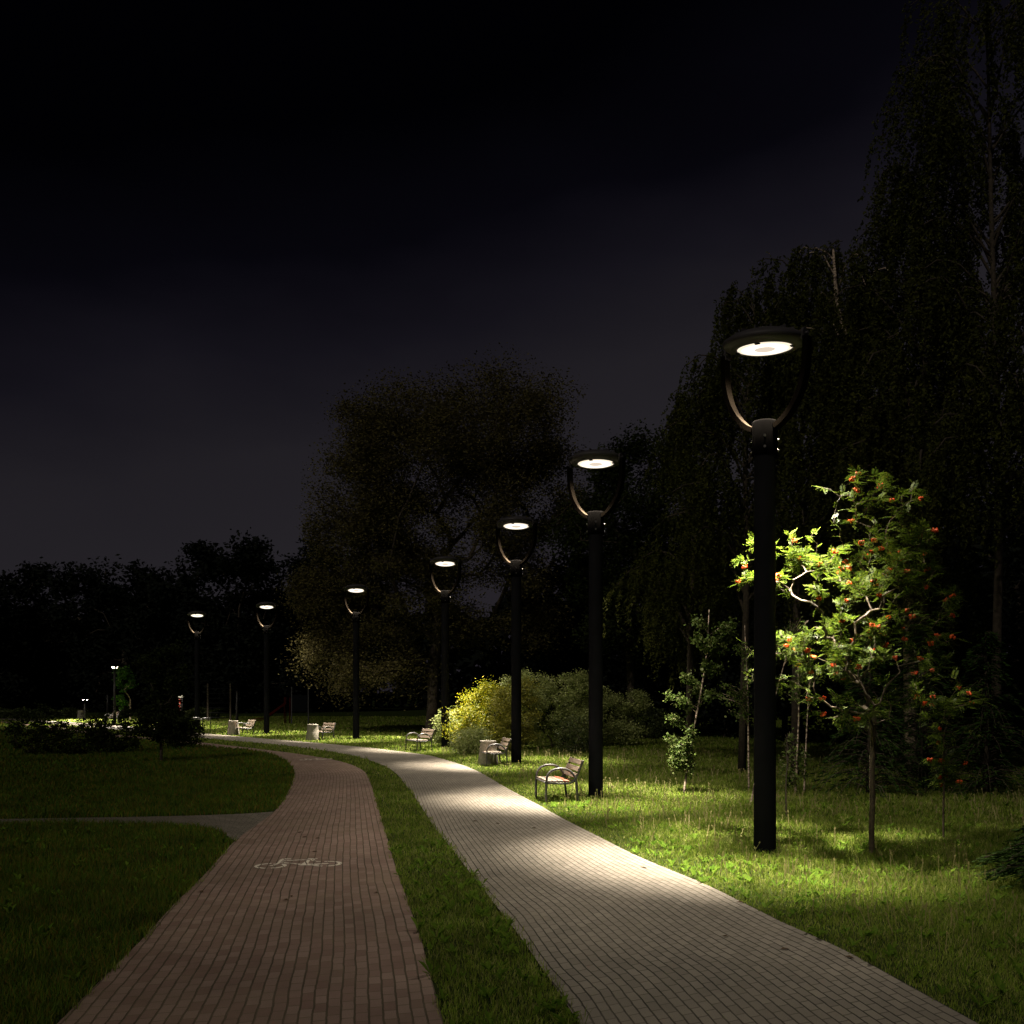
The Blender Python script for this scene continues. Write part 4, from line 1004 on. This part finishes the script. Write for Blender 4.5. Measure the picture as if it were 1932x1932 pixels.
# ------------------------------------------------------------------ far small things on the left
def post_lamp(foot, top, label, power):
    x, y = G(*foot); H = CAM_H + (HOR - top) * y / F
    t = thing('park_light', (x, y, 0), label, 'park light', 'slim grey park lights at far left')
    m = MB(); m.tube([(0, 0, -.05), (0, 0, H * .3), (0, 0, H - .2)], [.13, .10, .07], 12); m.lathe([(0, H - .2), (.13, H - .2), (.13, H - .17), (0, H - .17)], n=16)
    for k_ in range(3): u_ = Vector((math.cos(k_ * 2.1), math.sin(k_ * 2.1), 0)); m.tube([u_ * .12 + Vector((0, 0, H - .19)), u_ * .42 + Vector((0, 0, H + .05))], .012, 5); m.build('post', M_tube, t)
    m = MB(); m.lathe([(0, H + .24), (.12, H + .22), (.48, H + .02), (.50, H - .01), (.47, H - .01), (.1, H + .1), (0, H + .1)], n=24); m.build('shade', M_coll, t)
    if power:
        ld = bpy.data.lights.new('far_path_fill', 'SPOT'); ld.energy = power; ld.spot_size = R(150); ld.spot_blend = .8; ld.shadow_soft_size = .06; ld.color = LAMP_COL  # spot added under the unlit shade to brighten the far path
        lo = bpy.data.objects.new('far_path_fill', ld); COL.objects.link(lo); lo.parent = t; lo.location = (0, 0, H + .02)
    return t
post_lamp((216, 1367.5), 1256, 'tallest slim grey park light by the far left benches', 15000)
post_lamp((203, 1351), 1303, 'slim grey park light just left of the tallest one', 0)
post_lamp((160, 1361), 1318, 'short grey park light beside the dim litter bin', 9000)
post_lamp((447, 1362), 1294, 'slim grey park light behind the small far bench', 0)
# bike stand
x, y = G(380, 1376.5); t = thing('bike_stand', (x, y, 0), 'black metal bike stand of two hoops right of the dark bushes', 'bike stand')
for k, dx in enumerate((-.33, .33)):
    m = MB(); m.tube([Vector(p) for p in [(dx * 1.0 - .22, -.1, -.05), (dx - .22, -.1, .70), (dx - .19, -.08, .75), (dx + .19, .08, .75), (dx + .22, .1, .70), (dx + .22, .1, -.05)]], .028, 8); m.build('hoop', M_tube, t)
m = MB(); m.tube([(-.55, 0, .66), (.55, 0, .66)], .022, 8); m.build('rail', M_tube, t)
# glowing garden lamp with the red and white column
x, y = G(341, 1358); t = thing('garden_lamp', (x, y, 0), 'short garden lamp with glowing domed cap above a red and white column', 'garden lamp')
m = MB(); m.tube([(0.12, 0, -.05), (.12, 0, 1.9)], .045, 10); m.build('post', M_grey, t)
M_cap = emit('cap_glow', (1.0, .88, .62), .75)
m = MB(); m.lathe([(0, 2.10), (.12, 2.08), (.22, 2.0), (.235, 1.95), (.1, 1.90), (0, 1.88)], (.02, 0, 0), 24); m.build('cap', M_cap, t)
mrw, nt, bb = mat('red_white_column'); tcc = N(nt, 'ShaderNodeTexCoord'); wv = N(nt, 'ShaderNodeTexWave'); wv.bands_direction = 'DIAGONAL'; wv.inputs['Scale'].default_value = 2.0; wv.inputs['Distortion'].default_value = 3
rr_ = N(nt, 'ShaderNodeValToRGB'); rr_.color_ramp.elements[0].color = (.45, .03, .02, 1); rr_.color_ramp.elements[1].color = (.8, .7, .6, 1); rr_.color_ramp.elements[0].position = .42; rr_.color_ramp.elements[1].position = .5
nt.links.new(tcc.outputs['Object'], wv.inputs[0]); nt.links.new(wv.outputs['Fac'], rr_.inputs[0]); nt.links.new(rr_.outputs[0], bb.inputs['Base Color'])
m = MB(); m.lathe([(0, .75), (.12, .75), (.12, 1.76), (0, 1.76)], (-.06, -.05, 0), 16); m.build('striped_column', mrw, t)
ld = bpy.data.lights.new('cap_light', 'POINT'); ld.energy = 26; ld.shadow_soft_size = .1; ld.color = (1, .85, .65)
lo = bpy.data.objects.new('cap_light', ld); COL.objects.link(lo); lo.parent = t; lo.location = (-.05, -.75, 1.9)
# notice board, climbing frame, slide
x, y = G(566, 1368); t = thing('notice_board', (x, y, 0), 'dark notice board on two tall posts left of the huge tree', 'notice board')
for sx in (-.6, .6): m = MB(); m.box((sx, 0, 1.35), (.08, .08, 2.8)); m.build('post', M_grey, t)
m = MB(); m.box((0, 0, 1.55), (1.10, .05, 1.2), bev=.01); m.build('board', simple('board', (.006, .007, .009), rough=.9, spec=.02), t)
x, y = G(404, 1362); t = thing('climbing_frame', (x, y, 0), 'dark climbing frame with horizontal bars right of the farthest lamp', 'climbing frame')
for sx in (-.5, 1.3): m = MB(); m.box((sx, 0, 1.5), (.12, .12, 3.1)); m.build('post', M_bark, t)
for k in range(7):
    m = MB(); m.tube([(-.46, 0, .35 + k * .38), (1.26, 0, .35 + k * .38)], .03, 6); m.build('bar', M_black, t)
x, y = G(515, 1366); t = thing('playground_slide', (x, y, 0), 'dim red playground slide behind the sixth lamp', 'slide')
M_red = simple('red_plastic', (.045, .004, .002), rough=.8, spec=.05)
m = MB(); 
for (ax, az), (cx_, cz_) in (((-1.4, .25), (-.6, .35)), ((-.6, .35), (.9, 1.45))):
    m.add([(ax, -.25, az), (ax, .25, az), (cx_, .25, cz_), (cx_, -.25, cz_), (ax, -.25, az - .05), (ax, .25, az - .05), (cx_, .25, cz_ - .05), (cx_, -.25, cz_ - .05)], [(0, 3, 2, 1), (4, 5, 6, 7), (0, 4, 7, 3), (1, 2, 6, 5), (0, 1, 5, 4), (3, 7, 6, 2)])
    for s_ in (-.27, .27): m.tube([(ax, s_, az + .1), (cx_, s_, cz_ + .1)], .04, 6)
m.build('chute', M_red, t)
for sx in (.9, 1.3):
    m = MB(); m.tube([(sx, -.25, -.05), (sx, -.25, 2.0)], .035, 6); m.tube([(sx, .25, -.05), (sx, .25, 2.0)], .035, 6); m.build('support', M_red, t)
# far low building with orange lit windows
x, y = A(372, 1305, 150)[:2]; t = thing('far_building', (x, y, 0), 'low dark far building with a row of dim orange lit windows', 'building')
m = MB(); m.box((0, 0, 1.6), (9, 5, 3.2)); m.build('wall', simple('far_wall', (.05, .04, .035)), t)
m = MB(); m.add([(-4.8, -2.8, 3.203), (4.8, -2.8, 3.203), (4.8, 2.8, 3.203), (-4.8, 2.8, 3.203), (-4.4, 0, 4.0), (4.4, 0, 4.0)], [(0, 1, 5, 4), (2, 3, 4, 5), (1, 2, 5), (3, 0, 4), (3, 2, 1, 0)]); m.build('roof', simple('far_roof', (.03, .025, .02)), t)
M_or = emit('orange_window', (.9, .16, .03), .16)
for k in range(5): m = MB(); m.box((-3.4 + k * 1.1 + (k > 2) * .5, -2.52, 1.95), (.95, .08, .45 + .15 * (k % 2))); m.build('window', M_or, t)
